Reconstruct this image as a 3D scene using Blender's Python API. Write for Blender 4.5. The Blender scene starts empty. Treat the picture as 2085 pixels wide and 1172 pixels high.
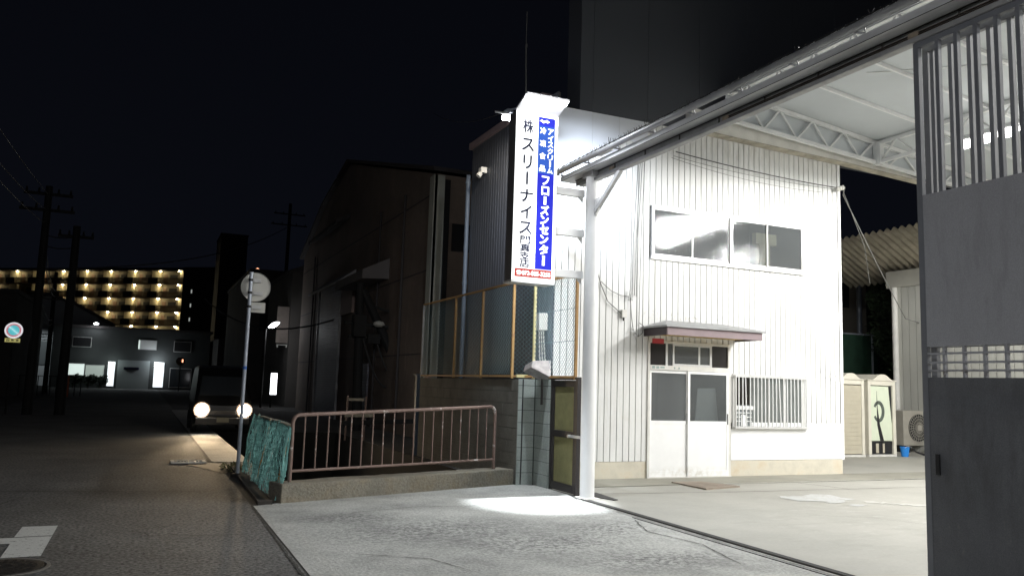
import bpy, math, random
from mathutils import Vector, Matrix
random.seed(7)
sc = bpy.context.scene
COL = sc.collection

# ------------------------------------------------------------------ camera
cd = bpy.data.cameras.new("camera")
cam = bpy.data.objects.new("camera", cd); COL.objects.link(cam)
cd.sensor_width = 36.0
cd.lens = 36.0 * 1645.0 / 2085.0
cd.clip_start = 0.1; cd.clip_end = 1500
rx = Vector((0.91074416, -0.41179372, 0.03116103))
dn = Vector((0.07729574, 0.09585566, -0.99238957))
fw = Vector((0.40567283, 0.90622162, 0.11912988))
cam.matrix_world = Matrix(((rx.x, -dn.x, -fw.x, 0), (rx.y, -dn.y, -fw.y, 0), (rx.z, -dn.z, -fw.z, 1.6), (0, 0, 0, 1)))
sc.camera = cam

# ------------------------------------------------------------------ night sky
w = bpy.data.worlds.new("World"); sc.world = w; w.use_nodes = True
nt = w.node_tree; bg = nt.nodes["Background"]
sky = nt.nodes.new("ShaderNodeTexSky"); sky.sky_type = 'NISHITA'; sky.sun_disc = False
sky.sun_elevation = math.radians(-5.0); sky.sun_rotation = math.radians(200)
bg.inputs[1].default_value = 0.01
nt.links.new(sky.outputs[0], bg.inputs[0])
bg2 = nt.nodes.new("ShaderNodeBackground"); bg2.inputs[0].default_value = (0.34, 0.40, 0.66, 1); bg2.inputs[1].default_value = 0.0075
tcw = nt.nodes.new("ShaderNodeTexCoord"); sxw = nt.nodes.new("ShaderNodeSeparateXYZ"); nt.links.new(tcw.outputs["Generated"], sxw.inputs[0])
mrw = nt.nodes.new("ShaderNodeMapRange"); mrw.inputs[1].default_value = 0.0; mrw.inputs[2].default_value = 0.55; mrw.inputs[3].default_value = 0.0088; mrw.inputs[4].default_value = 0.0058
mrw.interpolation_type = 'SMOOTHSTEP'; nt.links.new(sxw.outputs["Z"], mrw.inputs[0]); nt.links.new(mrw.outputs[0], bg2.inputs[1])
ash = nt.nodes.new("ShaderNodeAddShader"); nt.links.new(bg.outputs[0], ash.inputs[0]); nt.links.new(bg2.outputs[0], ash.inputs[1])
nt.links.new(ash.outputs[0], nt.nodes["World Output"].inputs[0])
sc.view_settings.view_transform = 'Standard'; sc.view_settings.look = 'None'
sc.view_settings.exposure = 0.0; sc.view_settings.gamma = 1.0
try:
    sc.cycles.max_bounces = 6; sc.cycles.sample_clamp_indirect = 4.0; sc.cycles.use_light_tree = True
except Exception: pass

# ------------------------------------------------------------------ materials
MATS = {}
def mat(name, col, rough=0.7, metal=0.0, var=0.0, vscale=3.0, speck=0.0, sscale=60.0, bump=0.0, bscale=40.0,
        emit=None, estr=0.0, col2=None, stretch=None, spec=None, thr=(0.4, 0.65)):
    if name in MATS: return MATS[name]
    m = bpy.data.materials.new(name); m.use_nodes = True; MATS[name] = m
    n = m.node_tree; b = n.nodes["Principled BSDF"]
    b.inputs["Roughness"].default_value = rough; b.inputs["Metallic"].default_value = metal
    b.inputs["Base Color"].default_value = (*col, 1)
    if spec is not None: b.inputs["Specular IOR Level"].default_value = spec
    tc = None
    if var or speck or bump or col2:
        tc = n.nodes.new("ShaderNodeTexCoord"); mp = n.nodes.new("ShaderNodeMapping")
        n.links.new(tc.outputs["Object"], mp.inputs[0])
        if stretch: mp.inputs["Scale"].default_value = stretch
    last = None
    def noise(scale, det=4, rgh=0.6):
        t = n.nodes.new("ShaderNodeTexNoise"); t.inputs["Scale"].default_value = scale
        t.inputs["Detail"].default_value = det; t.inputs["Roughness"].default_value = rgh
        n.links.new(mp.outputs[0], t.inputs["Vector"]); return t
    if col2:
        t = noise(vscale, 6, 0.65)
        r = n.nodes.new("ShaderNodeMapRange"); r.inputs[1].default_value = thr[0]; r.inputs[2].default_value = thr[1]
        n.links.new(t.outputs["Fac"], r.inputs[0])
        mx = n.nodes.new("ShaderNodeMix"); mx.data_type = 'RGBA'
        mx.inputs[6].default_value = (*col, 1); mx.inputs[7].default_value = (*col2, 1)
        n.links.new(r.outputs[0], mx.inputs[0]); last = mx.outputs[2]
    def mult(amount, scale, det):
        nonlocal last
        t = noise(scale, det)
        r = n.nodes.new("ShaderNodeMapRange"); r.inputs[1].default_value = 0.25; r.inputs[2].default_value = 0.75
        r.inputs[3].default_value = 1 - amount; r.inputs[4].default_value = 1 + amount
        n.links.new(t.outputs["Fac"], r.inputs[0])
        v = n.nodes.new("ShaderNodeVectorMath"); v.operation = 'SCALE'
        if last: n.links.new(last, v.inputs[0])
        else: v.inputs[0].default_value = col
        n.links.new(r.outputs[0], v.inputs["Scale"]); last = v.outputs[0]
    if var: mult(var, vscale, 5)
    if speck: mult(speck, sscale, 2)
    if last: n.links.new(last, b.inputs["Base Color"])
    if bump:
        t = noise(bscale, 5); bp = n.nodes.new("ShaderNodeBump"); bp.inputs["Strength"].default_value = bump
        bp.inputs["Distance"].default_value = 0.02
        n.links.new(t.outputs["Fac"], bp.inputs["Height"]); n.links.new(bp.outputs[0], b.inputs["Normal"])
    if emit:
        b.inputs["Emission Color"].default_value = (*emit, 1); b.inputs["Emission Strength"].default_value = estr
    return m

def stain(m, col, c, rad, ns=8.0, lo=0.42, hi=0.62, stretch=(1, 1, 1), amt=1.0):
    """weathering with a place of its own: noise-edged patch of another colour round world point c"""
    n = m.node_tree; b = n.nodes["Principled BSDF"]
    g = n.nodes.new("ShaderNodeNewGeometry")
    v = n.nodes.new("ShaderNodeVectorMath"); v.operation = 'SUBTRACT'; n.links.new(g.outputs["Position"], v.inputs[0]); v.inputs[1].default_value = c
    d = n.nodes.new("ShaderNodeVectorMath"); d.operation = 'DIVIDE'; n.links.new(v.outputs[0], d.inputs[0]); d.inputs[1].default_value = rad
    l = n.nodes.new("ShaderNodeVectorMath"); l.operation = 'LENGTH'; n.links.new(d.outputs[0], l.inputs[0])
    r = n.nodes.new("ShaderNodeMapRange"); r.inputs[1].default_value = 1.0; r.inputs[2].default_value = 0.2; n.links.new(l.outputs["Value"], r.inputs[0])
    mp = n.nodes.new("ShaderNodeMapping"); mp.inputs["Scale"].default_value = stretch; n.links.new(g.outputs["Position"], mp.inputs[0])
    t = n.nodes.new("ShaderNodeTexNoise"); t.inputs["Scale"].default_value = ns; t.inputs["Detail"].default_value = 7; t.inputs["Roughness"].default_value = .7
    n.links.new(mp.outputs[0], t.inputs["Vector"])
    r2 = n.nodes.new("ShaderNodeMapRange"); r2.inputs[1].default_value = lo; r2.inputs[2].default_value = hi; r2.inputs[4].default_value = amt; n.links.new(t.outputs["Fac"], r2.inputs[0])
    mu = n.nodes.new("ShaderNodeMath"); mu.operation = 'MULTIPLY'; n.links.new(r.outputs[0], mu.inputs[0]); n.links.new(r2.outputs[0], mu.inputs[1])
    mx = n.nodes.new("ShaderNodeMix"); mx.data_type = 'RGBA'; n.links.new(mu.outputs[0], mx.inputs[0])
    inp = b.inputs["Base Color"]
    if inp.links: n.links.new(inp.links[0].from_socket, mx.inputs[6])
    else: mx.inputs[6].default_value = inp.default_value
    mx.inputs[7].default_value = (*col, 1)
    n.links.new(mx.outputs[2], inp)
def glasspane(name, col, clear, rough):
    m = mat(name, col, rough, var=0.25, vscale=1.3, bump=0.05, bscale=60, spec=0.6)
    n = m.node_tree; b = n.nodes["Principled BSDF"]; o = n.nodes["Material Output"]
    t = n.nodes.new("ShaderNodeBsdfTransparent"); t.inputs[0].default_value = (.8, .83, .82, 1)
    x = n.nodes.new("ShaderNodeMixShader"); x.inputs[0].default_value = clear
    n.links.new(b.outputs[0], x.inputs[1]); n.links.new(t.outputs[0], x.inputs[2]); n.links.new(x.outputs[0], o.inputs[0]); return m

M_asphalt = mat("asphalt", (0.112, 0.112, 0.108), 0.85, var=0.32, vscale=0.7, speck=0.98, sscale=30, bump=0.6, bscale=70)
M_asphalt2 = mat("old asphalt", (0.06, 0.06, 0.058), 0.9, var=0.3, vscale=0.5, speck=0.4, sscale=45, bump=0.5, bscale=60)
M_apron = mat("worn concrete", (0.45, 0.45, 0.42), 0.85, col2=(0.25, 0.25, 0.235), vscale=0.9, speck=0.30, sscale=34, bump=0.45, bscale=34, thr=(0.42, 0.7))
for c_, r_ in (((3.0, 8.6, 0), (1.9, 1.0, 1)), ((3.9, 7.6, 0), (1.5, .8, 1)), ((2.3, 9.6, 0), (.9, .5, 1)), ((5.0, 8.2, 0), (.7, .6, 1)), ((4.6, 6.6, 0), (1.2, .6, 1))):
    stain(M_apron, (0.10, 0.10, 0.097), c_, r_, 16, .44, .60, (1, 1, 1), .95)
stain(M_apron, (0.55, 0.55, 0.53), (5.4, 8.6, 0), (.5, 3, 1), 14, .5, .62, (1, .4, 1), .8)
M_yard = mat("yard concrete", (0.385, 0.375, 0.335), 0.75, var=0.12, vscale=0.7, speck=0.05, sscale=30, bump=0.1, bscale=30)
stain(M_yard, (0.25, 0.24, 0.20), (9, 7, 0), (6, 4, 1), 1.6, .50, .75, (1, 2.2, 1), .45)
stain(M_yard, (0.52, 0.51, 0.48), (10.5, 8, 0), (5, 4, 1), 2.6, .56, .66, (1, 2.5, 1), .6)
M_yard2 = mat("threshold concrete", (0.28, 0.27, 0.225), 0.85, var=0.16, vscale=1.5, speck=0.06, sscale=30)
M_seam = mat("dark joint", (0.05, 0.048, 0.042), 0.95, var=0.3, vscale=9)
M_lip = mat("pale joint", (0.55, 0.54, 0.50), 0.9, var=0.3, vscale=8)
M_road_paint = mat("road paint", (0.62, 0.63, 0.60), 0.8, vscale=26, speck=0.15, sscale=70, col2=(0.14, 0.14, 0.13), thr=(0.60, 0.66))
M_iron = mat("cast iron", (0.05, 0.045, 0.04), 0.6, 0.6, speck=0.5, sscale=60, bump=0.6, bscale=60)
M_siding = mat("white siding", (0.74, 0.745, 0.73), 0.5, var=0.05, vscale=2.2, speck=0.03, sscale=30, stretch=(1, 1, 0.35))
stain(M_siding, (0.52, 0.50, 0.44), (9.8, 12.55, 3.3), (6, 5, 5), 1.0, .50, .72, (9, 1, .5), .35)
stain(M_siding, (0.28, 0.27, 0.25), (12.75, 12.55, 1.95), (.55, .6, .28), 12, .52, .62, (2.5, 1, .7), .8)
stain(M_siding, (0.36, 0.33, 0.27), (9.2, 12.55, 2.98), (1.3, .6, .16), 14, .54, .62, (1, 1, 1), .7)
stain(M_siding, (0.45, 0.43, 0.38), (10.4, 12.55, 6.4), (4.5, .6, .5), 5, .42, .7, (3, 1, .5), .6)
stain(M_siding, (0.50, 0.48, 0.43), (7.4, 12.55, 1.2), (1.2, .6, 1.3), 5, .45, .7, (5, 1, .5), .5)
for (x_, z_) in ((8.5, 3.75), (9.36, 3.8), (12.1, 3.7), (11.2, 3.85), (10.3, 3.8)):
    stain(M_siding, (0.40, 0.37, 0.31), (x_, 12.55, z_), (.10, .6, .45), 9, .40, .62, (3, 1, .3), .55)
stain(M_siding, (0.50, 0.42, 0.32), (10.5, 12.55, 1.08), (3.2, .6, .12), 8, .45, .65, (1, 1, 1), .6)
M_groove = mat("siding groove", (0.10, 0.098, 0.09), 0.8, var=0.3, vscale=6)
M_siding_side = mat("dark side siding", (0.055, 0.06, 0.072), 0.55, var=0.12, vscale=2, stretch=(1, 1, 0.3))  # side sheeting set much darker than the white front
M_white = mat("white paint", (0.86, 0.865, 0.86), 0.45, var=0.04, vscale=4)
stain(M_white, (0.60, 0.57, 0.50), (9.3, 12.5, .08), (1.2, .6, .16), 8, .42, .62, (1, 1, 1), .7)
M_whiteoff = mat("dirty white paint", (0.66, 0.65, 0.61), 0.6, var=0.12, vscale=4)
M_footing = mat("rendered footing", (0.62, 0.58, 0.48), 0.9, var=0.18, vscale=2.6, col2=(0.50, 0.42, 0.30), thr=(0.5, 0.75))
M_alu = mat("aluminium", (0.62, 0.62, 0.61), 0.4, 0.3, var=0.06, vscale=8)
M_frost = glasspane("frosted glass", (0.17, 0.18, 0.185), 0.42, 0.06)
M_darkroom = mat("unlit interior", (0.012, 0.009, 0.008), 0.25)
M_glass = mat("dark glass", (0.03, 0.035, 0.04), 0.06, spec=0.6)
M_brown = mat("brown fascia paint", (0.25, 0.19, 0.20), 0.6, var=0.12, vscale=4)
M_brownd = mat("dark brown end board", (0.05, 0.035, 0.04), 0.6)
M_soffit = mat("bare plywood soffit", (0.50, 0.35, 0.14), 0.8, var=0.2, vscale=4)
M_red = mat("red enamel", (0.42, 0.03, 0.035), 0.5)
M_beam = mat("grey beam paint", (0.52, 0.525, 0.53), 0.5, var=0.3, vscale=3, speck=0.08, sscale=30, stretch=(1, 0.25, 1))
M_rail = mat("track steel", (0.32, 0.32, 0.32), 0.55, 0.1, var=0.3, vscale=3)
M_gutter = mat("gutter", (0.33, 0.335, 0.34), 0.35, 0.2, var=0.25, vscale=3)
M_spike = mat("spike wire", (0.04, 0.04, 0.04), 0.5, 0.5)
M_gate = mat("grey gate paint", (0.36, 0.365, 0.385), 0.55, var=0.08, vscale=1.6, speck=0.16, sscale=110, bump=.5, bscale=1.8)
M_gatelow = mat("darker gate paint", (0.125, 0.13, 0.14), 0.55, var=0.18, vscale=1.6, speck=0.25, sscale=110, bump=.5, bscale=1.8)  # darker tone of the gate grey, used on the lower panels
stain(M_gate, (0.22, 0.22, 0.225), (5.95, 3.9, 2.7), (1, 1.6, 1.0), 5, .46, .7, (1, 3, .6), .5)
stain(M_gate, (0.10, 0.06, 0.035), (5.95, 4.5, 1.80), (1, .42, .05), 22, .46, .58, (1, 1, 1), .9)
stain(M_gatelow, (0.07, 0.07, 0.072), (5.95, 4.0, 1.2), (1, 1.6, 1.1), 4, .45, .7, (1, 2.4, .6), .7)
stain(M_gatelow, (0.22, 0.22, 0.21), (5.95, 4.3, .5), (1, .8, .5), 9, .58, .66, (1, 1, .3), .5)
M_gateb = mat("grey gate bars", (0.17, 0.178, 0.195), 0.5, var=0.1, vscale=6)
M_gate2 = mat("pale gate bars", (0.19, 0.195, 0.205), 0.5, var=0.1, vscale=6)
M_ceiling = mat("canopy sheet", (0.49, 0.52, 0.54), 0.7, var=0.05, vscale=1.0)
M_steel = mat("white steelwork", (0.66, 0.67, 0.67), 0.5, var=0.08, vscale=4)
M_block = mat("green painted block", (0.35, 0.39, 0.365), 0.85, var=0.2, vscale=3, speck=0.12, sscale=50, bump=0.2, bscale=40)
M_mortar = mat("block joint", (0.06, 0.075, 0.065), 0.9)
M_conc = mat("mossy concrete", (0.22, 0.205, 0.165), 0.9, var=0.3, vscale=3.5, speck=0.25, sscale=30, bump=0.7, bscale=30, col2=(0.15, 0.12, 0.075), thr=(0.45, 0.8))
M_canal = mat("canal concrete", (0.014, 0.014, 0.013), 0.9, var=0.3, vscale=1)
M_rust = mat("rusty pink paint", (0.20, 0.135, 0.112), 0.65, col2=(0.62, 0.58, 0.54), vscale=5.5, thr=(0.60, 0.66), speck=0.1, sscale=40)
M_rustpost = mat("rusty yellow post", (0.40, 0.24, 0.09), 0.7, var=0.3, vscale=5, col2=(0.20, 0.10, 0.05), thr=(0.5, 0.7))
M_yellow = mat("faded yellow post", (0.62, 0.55, 0.28), 0.7, var=0.2, vscale=5)
M_wire = mat("galvanised mesh", (0.12, 0.19, 0.21), 0.5, 0.2)
M_doorf = mat("dark bronze frame", (0.035, 0.03, 0.03), 0.45, 0.2)
M_doorp = mat("olive door panel", (0.20, 0.19, 0.085), 0.7, var=0.2, vscale=5, speck=0.1, sscale=60)
M_net = mat("green netting", (0.22, 0.48, 0.45), 0.8, var=0.3, vscale=4)
M_wood = mat("pale batten", (0.40, 0.36, 0.28), 0.8, var=0.2, vscale=6)
M_pole = mat("galvanised pole", (0.42, 0.46, 0.52), 0.45, 0.35, var=0.08, vscale=6)
M_dimpipe = mat('dull blue pipe', (0.09, 0.115, 0.15), 0.6)
M_blockside = mat('dull block face', (0.135, 0.135, 0.12), .9, var=.3, vscale=2, speck=.15, sscale=40)  # canal face of the blocks, darker than their front
M_signback = mat("sign back", (0.55, 0.545, 0.50), 0.5, 0.1, var=0.08, vscale=5)
M_blue = mat("blue band", (0.03, 0.12, 0.45), 0.5)
M_black = mat("black", (0.012, 0.012, 0.014), 0.5)
M_brownwall = mat("brown render", (0.20, 0.155, 0.125), 0.9, var=0.22, vscale=0.6, speck=0.08, sscale=8)
M_brownroof = mat("dull roofing", (0.05, 0.045, 0.045), 0.8)
M_shutter = mat("ribbed shutter", (0.24, 0.24, 0.28), 0.6, var=0.15, vscale=1)
M_darkwall = mat("dim wall", (0.07, 0.065, 0.06), 0.9, var=0.3, vscale=0.3)
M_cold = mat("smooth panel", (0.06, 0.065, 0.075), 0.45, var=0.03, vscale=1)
M_utility = mat("utility pole concrete", (0.009, 0.009, 0.009), 0.8)
M_wirek = mat("black cable", (0.03, 0.03, 0.03), 0.6)
M_wireg = mat("grey cable", (0.16, 0.16, 0.15), 0.6)
M_leaf = mat("leaves", (0.035, 0.06, 0.028), 0.7, var=0.5, vscale=2)
M_bark = mat("bark", (0.06, 0.045, 0.03), 0.9)
M_far = mat("pale far wall", (0.06, 0.065, 0.065), 0.85, var=0.15, vscale=0.4)
M_farw = mat("warehouse cladding", (0.22, 0.225, 0.225), 0.8, var=0.08, vscale=0.3)
M_apt = mat("dimmed corridor wall", (0.20, 0.17, 0.11), 0.85, var=0.06, vscale=0.5)  # wall coloured darker than the shafts, painting in the corridor's dimness
M_aptc = mat('cream shaft', (0.66, 0.56, 0.34), 0.85)  # kept pale so the lamp-lit patches stand out
M_aptd = mat("brown balcony rail", (0.10, 0.07, 0.05), 0.8)
M_aptk = mat("dark balcony panel", (0.03, 0.026, 0.022), 0.8)
M_aptdoor = mat("brown flat door", (0.13, 0.07, 0.035), 0.6)
M_cream = mat("cream plastic", (0.70, 0.67, 0.57), 0.55, var=0.06, vscale=3)
M_creamd = mat("tan plastic", (0.50, 0.46, 0.36), 0.6, var=0.08, vscale=3)
M_green = mat("pale green sheet", (0.68, 0.74, 0.58), 0.6, var=0.06, vscale=3)
M_darkgreen = mat("dark green mesh", (0.02, 0.06, 0.035), 0.8, var=0.4, vscale=3)
M_ac = mat("faded beige casing", (0.36, 0.34, 0.29), 0.6, var=0.1, vscale=4)
M_bluep = mat("blue plastic", (0.02, 0.22, 0.65), 0.4)
M_navy = mat("navy tarp", (0.02, 0.03, 0.30), 0.5)
M_beige = mat("beige house wall", (0.34, 0.31, 0.25), 0.9, var=0.1, vscale=1)
M_rubber = mat("tyre rubber", (0.02, 0.02, 0.02), 0.8)
M_car = mat("dark car paint", (0.005, 0.005, 0.005), 0.35, 0.0)
M_plate = mat("number plate", (0.22, 0.20, 0.14), 0.5)
def em(name, col, s, base=(0.8, 0.8, 0.8)):
    return mat(name, base, 0.5, emit=col, estr=s)
E_sign = em("sign light white", (0.97, 1.0, 0.98), 1.15)
E_tube = em("tube light", (1.0, 0.98, 0.94), 14)
E_led = em("led", (0.93, 0.95, 1.0), 60)
E_hood = mat("hood metal", (0.85, 0.85, 0.87), 0.4)
E_signblue = mat("sign blue", (0.005, 0.006, 0.07), 1.0, emit=(0.045, 0.055, 0.80), estr=0.8, spec=0)
E_signblue2 = mat("sign light blue", (0.005, 0.015, 0.06), 1.0, emit=(0.06, 0.17, 0.75), estr=0.8, spec=0)
E_signred = mat("sign red", (0.04, 0.005, 0.004), 0.9, emit=(0.80, 0.11, 0.09), estr=0.75, spec=0.0)
M_navytext = mat("sign navy letters", (0.02, 0.022, 0.04), 0.6, emit=(0.05, 0.06, 0.12), estr=0.1, spec=0.0)
E_lampwarm = em("headlamp", (1.0, 0.92, 0.78), 45)
E_street = em("street lamp lens", (0.95, 0.97, 1.0), 18)
E_box = em("lit box sign", (0.95, 0.96, 1.0), 3.5)
E_corr = em("corridor lamp", (1.0, 0.86, 0.56), 95)
E_win = em("lit window", (0.85, 1.0, 0.93), 0.75)
E_win2 = em("lit doorway", (0.88, 0.97, 1.0), 1.4)
E_dim = em("dim lit window", (0.6, 0.66, 0.62), 0.05)
E_orange = em("orange lamp", (1.0, 0.45, 0.25), 2.0)

# ------------------------------------------------------------------ mesh helpers
class MB:
    def __init__(s): s.v = []; s.f = []
    def add(s, vs, fs):
        o = len(s.v); s.v += [tuple(p) for p in vs]; s.f += [tuple(i + o for i in f) for f in fs]; return s
    def box(s, x0, x1, y0, y1, z0, z1):
        return s.add([(x0, y0, z0), (x1, y0, z0), (x1, y1, z0), (x0, y1, z0), (x0, y0, z1), (x1, y0, z1), (x1, y1, z1), (x0, y1, z1)],
                     [(0, 3, 2, 1), (4, 5, 6, 7), (0, 1, 5, 4), (1, 2, 6, 5), (2, 3, 7, 6), (3, 0, 4, 7)])
    def hexa(s, P):
        return s.add(P, [(0, 3, 2, 1), (4, 5, 6, 7), (0, 1, 5, 4), (1, 2, 6, 5), (2, 3, 7, 6), (3, 0, 4, 7)])
    def bar(s, a, b, wd, ht, up=(0, 0, 1)):
        a = Vector(a); b = Vector(b); d = (b - a).normalized(); u = Vector(up)
        if abs(d.dot(u)) > 0.98: u = Vector((1, 0, 0))
        r = d.cross(u).normalized() * wd / 2; t = r.cross(d).normalized() * ht / 2
        return s.hexa([a - r - t, a + r - t, b + r - t, b - r - t, a - r + t, a + r + t, b + r + t, b - r + t])
    def cyl(s, a, b, r0, r1=None, n=12, cap=True):
        a = Vector(a); b = Vector(b); r1 = r0 if r1 is None else r1
        d = (b - a).normalized(); u = Vector((0, 0, 1)) if abs(d.z) < 0.9 else Vector((1, 0, 0))
        x = d.cross(u).normalized(); y = d.cross(x)
        vs = []
        for k in range(n):
            t = 2 * math.pi * k / n; q = x * math.cos(t) + y * math.sin(t); vs += [a + q * r0, b + q * r1]
        fs = [(2 * k, (2 * k + 2) % (2 * n), (2 * k + 3) % (2 * n), 2 * k + 1) for k in range(n)]
        if cap: fs += [tuple(range(0, 2 * n, 2))[::-1], tuple(range(1, 2 * n, 2))]
        return s.add(vs, fs)
    def tube(s, pts, r, n=6):
        pts = [Vector(p) for p in pts]; rings = []; o = len(s.v); px = None
        for i, p in enumerate(pts):
            d = ((pts[min(i + 1, len(pts) - 1)] - pts[max(i - 1, 0)])).normalized()
            if px is None:
                u = Vector((0, 0, 1)) if abs(d.z) < 0.9 else Vector((1, 0, 0)); px = d.cross(u).normalized()
            else: px = (px - d * px.dot(d)).normalized()
            y = d.cross(px)
            for k in range(n):
                t = 2 * math.pi * k / n; s.v.append(tuple(p + (px * math.cos(t) + y * math.sin(t)) * r))
        for i in range(len(pts) - 1):
            for k in range(n):
                a = o + i * n + k; b = o + i * n + (k + 1) % n
                s.f.append((a, b, b + n, a + n))
        s.f.append(tuple(o + k for k in range(n))[::-1]); s.f.append(tuple(o + (len(pts) - 1) * n + k for k in range(n)))
        return s
    def prism(s, poly, axis, a0, a1):
        # poly: 2-D points; axis the extrusion axis
        n = len(poly)
        def P(p, a):
            return {'x': (a, p[0], p[1]), 'y': (p[0], a, p[1]), 'z': (p[0], p[1], a)}[axis]
        vs = [P(p, a0) for p in poly] + [P(p, a1) for p in poly]
        fs = [tuple(range(n))[::-1], tuple(range(n, 2 * n))] + [(i, (i + 1) % n, n + (i + 1) % n, n + i) for i in range(n)]
        return s.add(vs, fs)
    def lathe(s, prof, c, n=16, axis='z'):
        o = len(s.v)
        for (r, h) in prof:
            for k in range(n):
                t = 2 * math.pi * k / n; x, y = r * math.cos(t), r * math.sin(t)
                p = {'z': (x, y, h), 'y': (x, h, y), 'x': (h, x, y)}[axis]
                s.v.append((c[0] + p[0], c[1] + p[1], c[2] + p[2]))
        for i in range(len(prof) - 1):
            for k in range(n):
                s.f.append((o + i * n + k, o + i * n + (k + 1) % n, o + (i + 1) * n + (k + 1) % n, o + (i + 1) * n + k))
        s.f.append(tuple(o + k for k in range(n))); s.f.append(tuple(o + (len(prof) - 1) * n + k for k in range(n)))
        return s
    def build(s, name, m, parent=None, smooth=False, bevel=0.0):
        me = bpy.data.meshes.new(name)
        off = Vector((0, 0, 0))
        if parent is not None and not parent.get('_local'): off = Vector(parent['_w'])
        me.from_pydata([tuple(Vector(p) - off) for p in s.v], [], s.f)
        me.validate(); me.update()
        if m: me.materials.append(m)
        if smooth:
            for p in me.polygons: p.use_smooth = True
        import bmesh
        bm = bmesh.new(); bm.from_mesh(me); bmesh.ops.recalc_face_normals(bm, faces=bm.faces); bm.to_mesh(me); bm.free()
        o = bpy.data.objects.new(name, me); COL.objects.link(o)
        if parent is not None:
            o.parent = parent
            o['_w'] = tuple(off)
            if parent.get('_local'): o['_local'] = 1
        else: o['_w'] = (0, 0, 0)
        if smooth:
            try: me.set_sharp_from_angle(angle=math.radians(40))
            except Exception: pass
        if bevel:
            b = o.modifiers.new('bevel', 'BEVEL'); b.width = bevel; b.segments = 2; b.limit_method = 'ANGLE'
        return o

def thing(name, label, cat, loc=(0, 0, 0), group=None, local=False, rot=0.0, kind=None):
    o = bpy.data.objects.new(name, None); COL.objects.link(o); o.location = loc; o.rotation_euler = (0, 0, rot)
    o['_w'] = tuple(loc); o['label'] = label; o['category'] = cat
    o.empty_display_size = 0.2
    if local: o['_local'] = 1
    if group: o['group'] = group
    return o
def tag(o, label, cat, group=None):
    o['label'] = label; o['category'] = cat
    if group: o['group'] = group
    return o
def struct(o, label=None, cat=None):
    o['kind'] = 'structure'
    if label: o['label'] = label
    if cat: o['category'] = cat
    return o
def dup(root, loc, label=None, rot=None, sub=None):
    def cp(o, par):
        c = o.copy(); COL.objects.link(c)
        if par is not None: c.parent = par
        for ch in [x for x in bpy.data.objects if x.parent is o]: cp(ch, c)
        return c
    r = cp(root, None); r.location = loc
    if rot is not None: r.rotation_euler = (0, 0, rot)
    if label: r['label'] = label
    return r
def light(name, typ, loc, power, col=(1, 1, 1), parent=None, size=0.1, target=None, spot=None, blend=0.5, sy=None):
    l = bpy.data.lights.new(name, typ); l.energy = power; l.color = col
    if typ == 'AREA':
        l.size = size
        if sy: l.shape = 'RECTANGLE'; l.size_y = sy
    else: l.shadow_soft_size = size
    if typ == 'SPOT': l.spot_size = math.radians(spot); l.spot_blend = blend
    o = bpy.data.objects.new(name, l); COL.objects.link(o)
    off = Vector(parent['_w']) if parent is not None else Vector((0, 0, 0))
    o.location = Vector(loc) - off
    if target is not None:
        o.rotation_euler = (Vector(target) - Vector(loc)).to_track_quat('-Z', 'Y').to_euler()
    if parent is not None: o.parent = parent
    return o
def text(body, cx, cz, h, wd, y, m, parent, name, bold=0.0, rot=0.0, depth=0.002):
    """glyph laid on a plane facing -Y, fitted into wd x h round (cx, cz)"""
    c = bpy.data.curves.new(name, 'FONT'); c.body = body; c.extrude = 0.0; c.offset = bold; c.size = 1.0; c.resolution_u = 3
    t = bpy.data.objects.new("tmp", c); COL.objects.link(t)
    bpy.context.view_layer.update()
    me = bpy.data.meshes.new_from_object(t.evaluated_get(bpy.context.evaluated_depsgraph_get()))
    bpy.data.objects.remove(t)
    vs = [Vector(v.co) for v in me.vertices]
    R = Matrix.Rotation(rot, 3, 'Z'); vs = [R @ v for v in vs]
    x0 = min(v.x for v in vs); x1 = max(v.x for v in vs); y0 = min(v.y for v in vs); y1 = max(v.y for v in vs)
    sx = wd / (x1 - x0) if wd else None; sy = h / (y1 - y0) if h else None
    sx = sx or sy; sy = sy or sx
    out = [(cx + (v.x - (x0 + x1) / 2) * sx, y, cz + (v.y - (y0 + y1) / 2) * sy) for v in vs]
    fs = [tuple(p.vertices) for p in me.polygons]
    bpy.data.meshes.remove(me)
    return out, fs
def catenary(a, b, sag, n=14):
    a = Vector(a); b = Vector(b)
    return [a.lerp(b, i / n) - Vector((0, 0, sag * 4 * (i / n) * (1 - i / n))) for i in range(n + 1)]

# ================================================================== GROUND
g = MB()
HX0, HX1, HY0, HY1 = 1.95, 5.45, 11.9, 25.0
for (a, b, c, d) in [(-500, HX0, -80, 600), (HX1, 500, -80, 600), (HX0, HX1, -80, HY0), (HX0, HX1, HY1, 600)]:
    g.add([(a, c, 0), (b, c, 0), (b, d, 0), (a, d, 0)], [(0, 1, 2, 3)])
struct(g.build('ground', M_asphalt2))
cb = MB()
cb.add([(HX0, HY0, -2), (HX1, HY0, -2), (HX1, HY1, -2), (HX0, HY1, -2)], [(0, 1, 2, 3)])
cb.add([(HX0, HY0, 0), (HX1, HY0, 0), (HX1, HY0, -2), (HX0, HY0, -2)], [(0, 1, 2, 3)])
cb.add([(HX0, HY1, 0), (HX1, HY1, 0), (HX1, HY1, -2), (HX0, HY1, -2)], [(0, 1, 2, 3)])
cb.add([(HX0, HY0, 0), (HX0, HY1, 0), (HX0, HY1, -2), (HX0, HY0, -2)], [(0, 1, 2, 3)])
cb.add([(HX1, HY0, 0), (HX1, HY1, 0), (HX1, HY1, -2), (HX1, HY0, -2)], [(0, 1, 2, 3)])
struct(cb.build('canal', M_canal))
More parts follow.
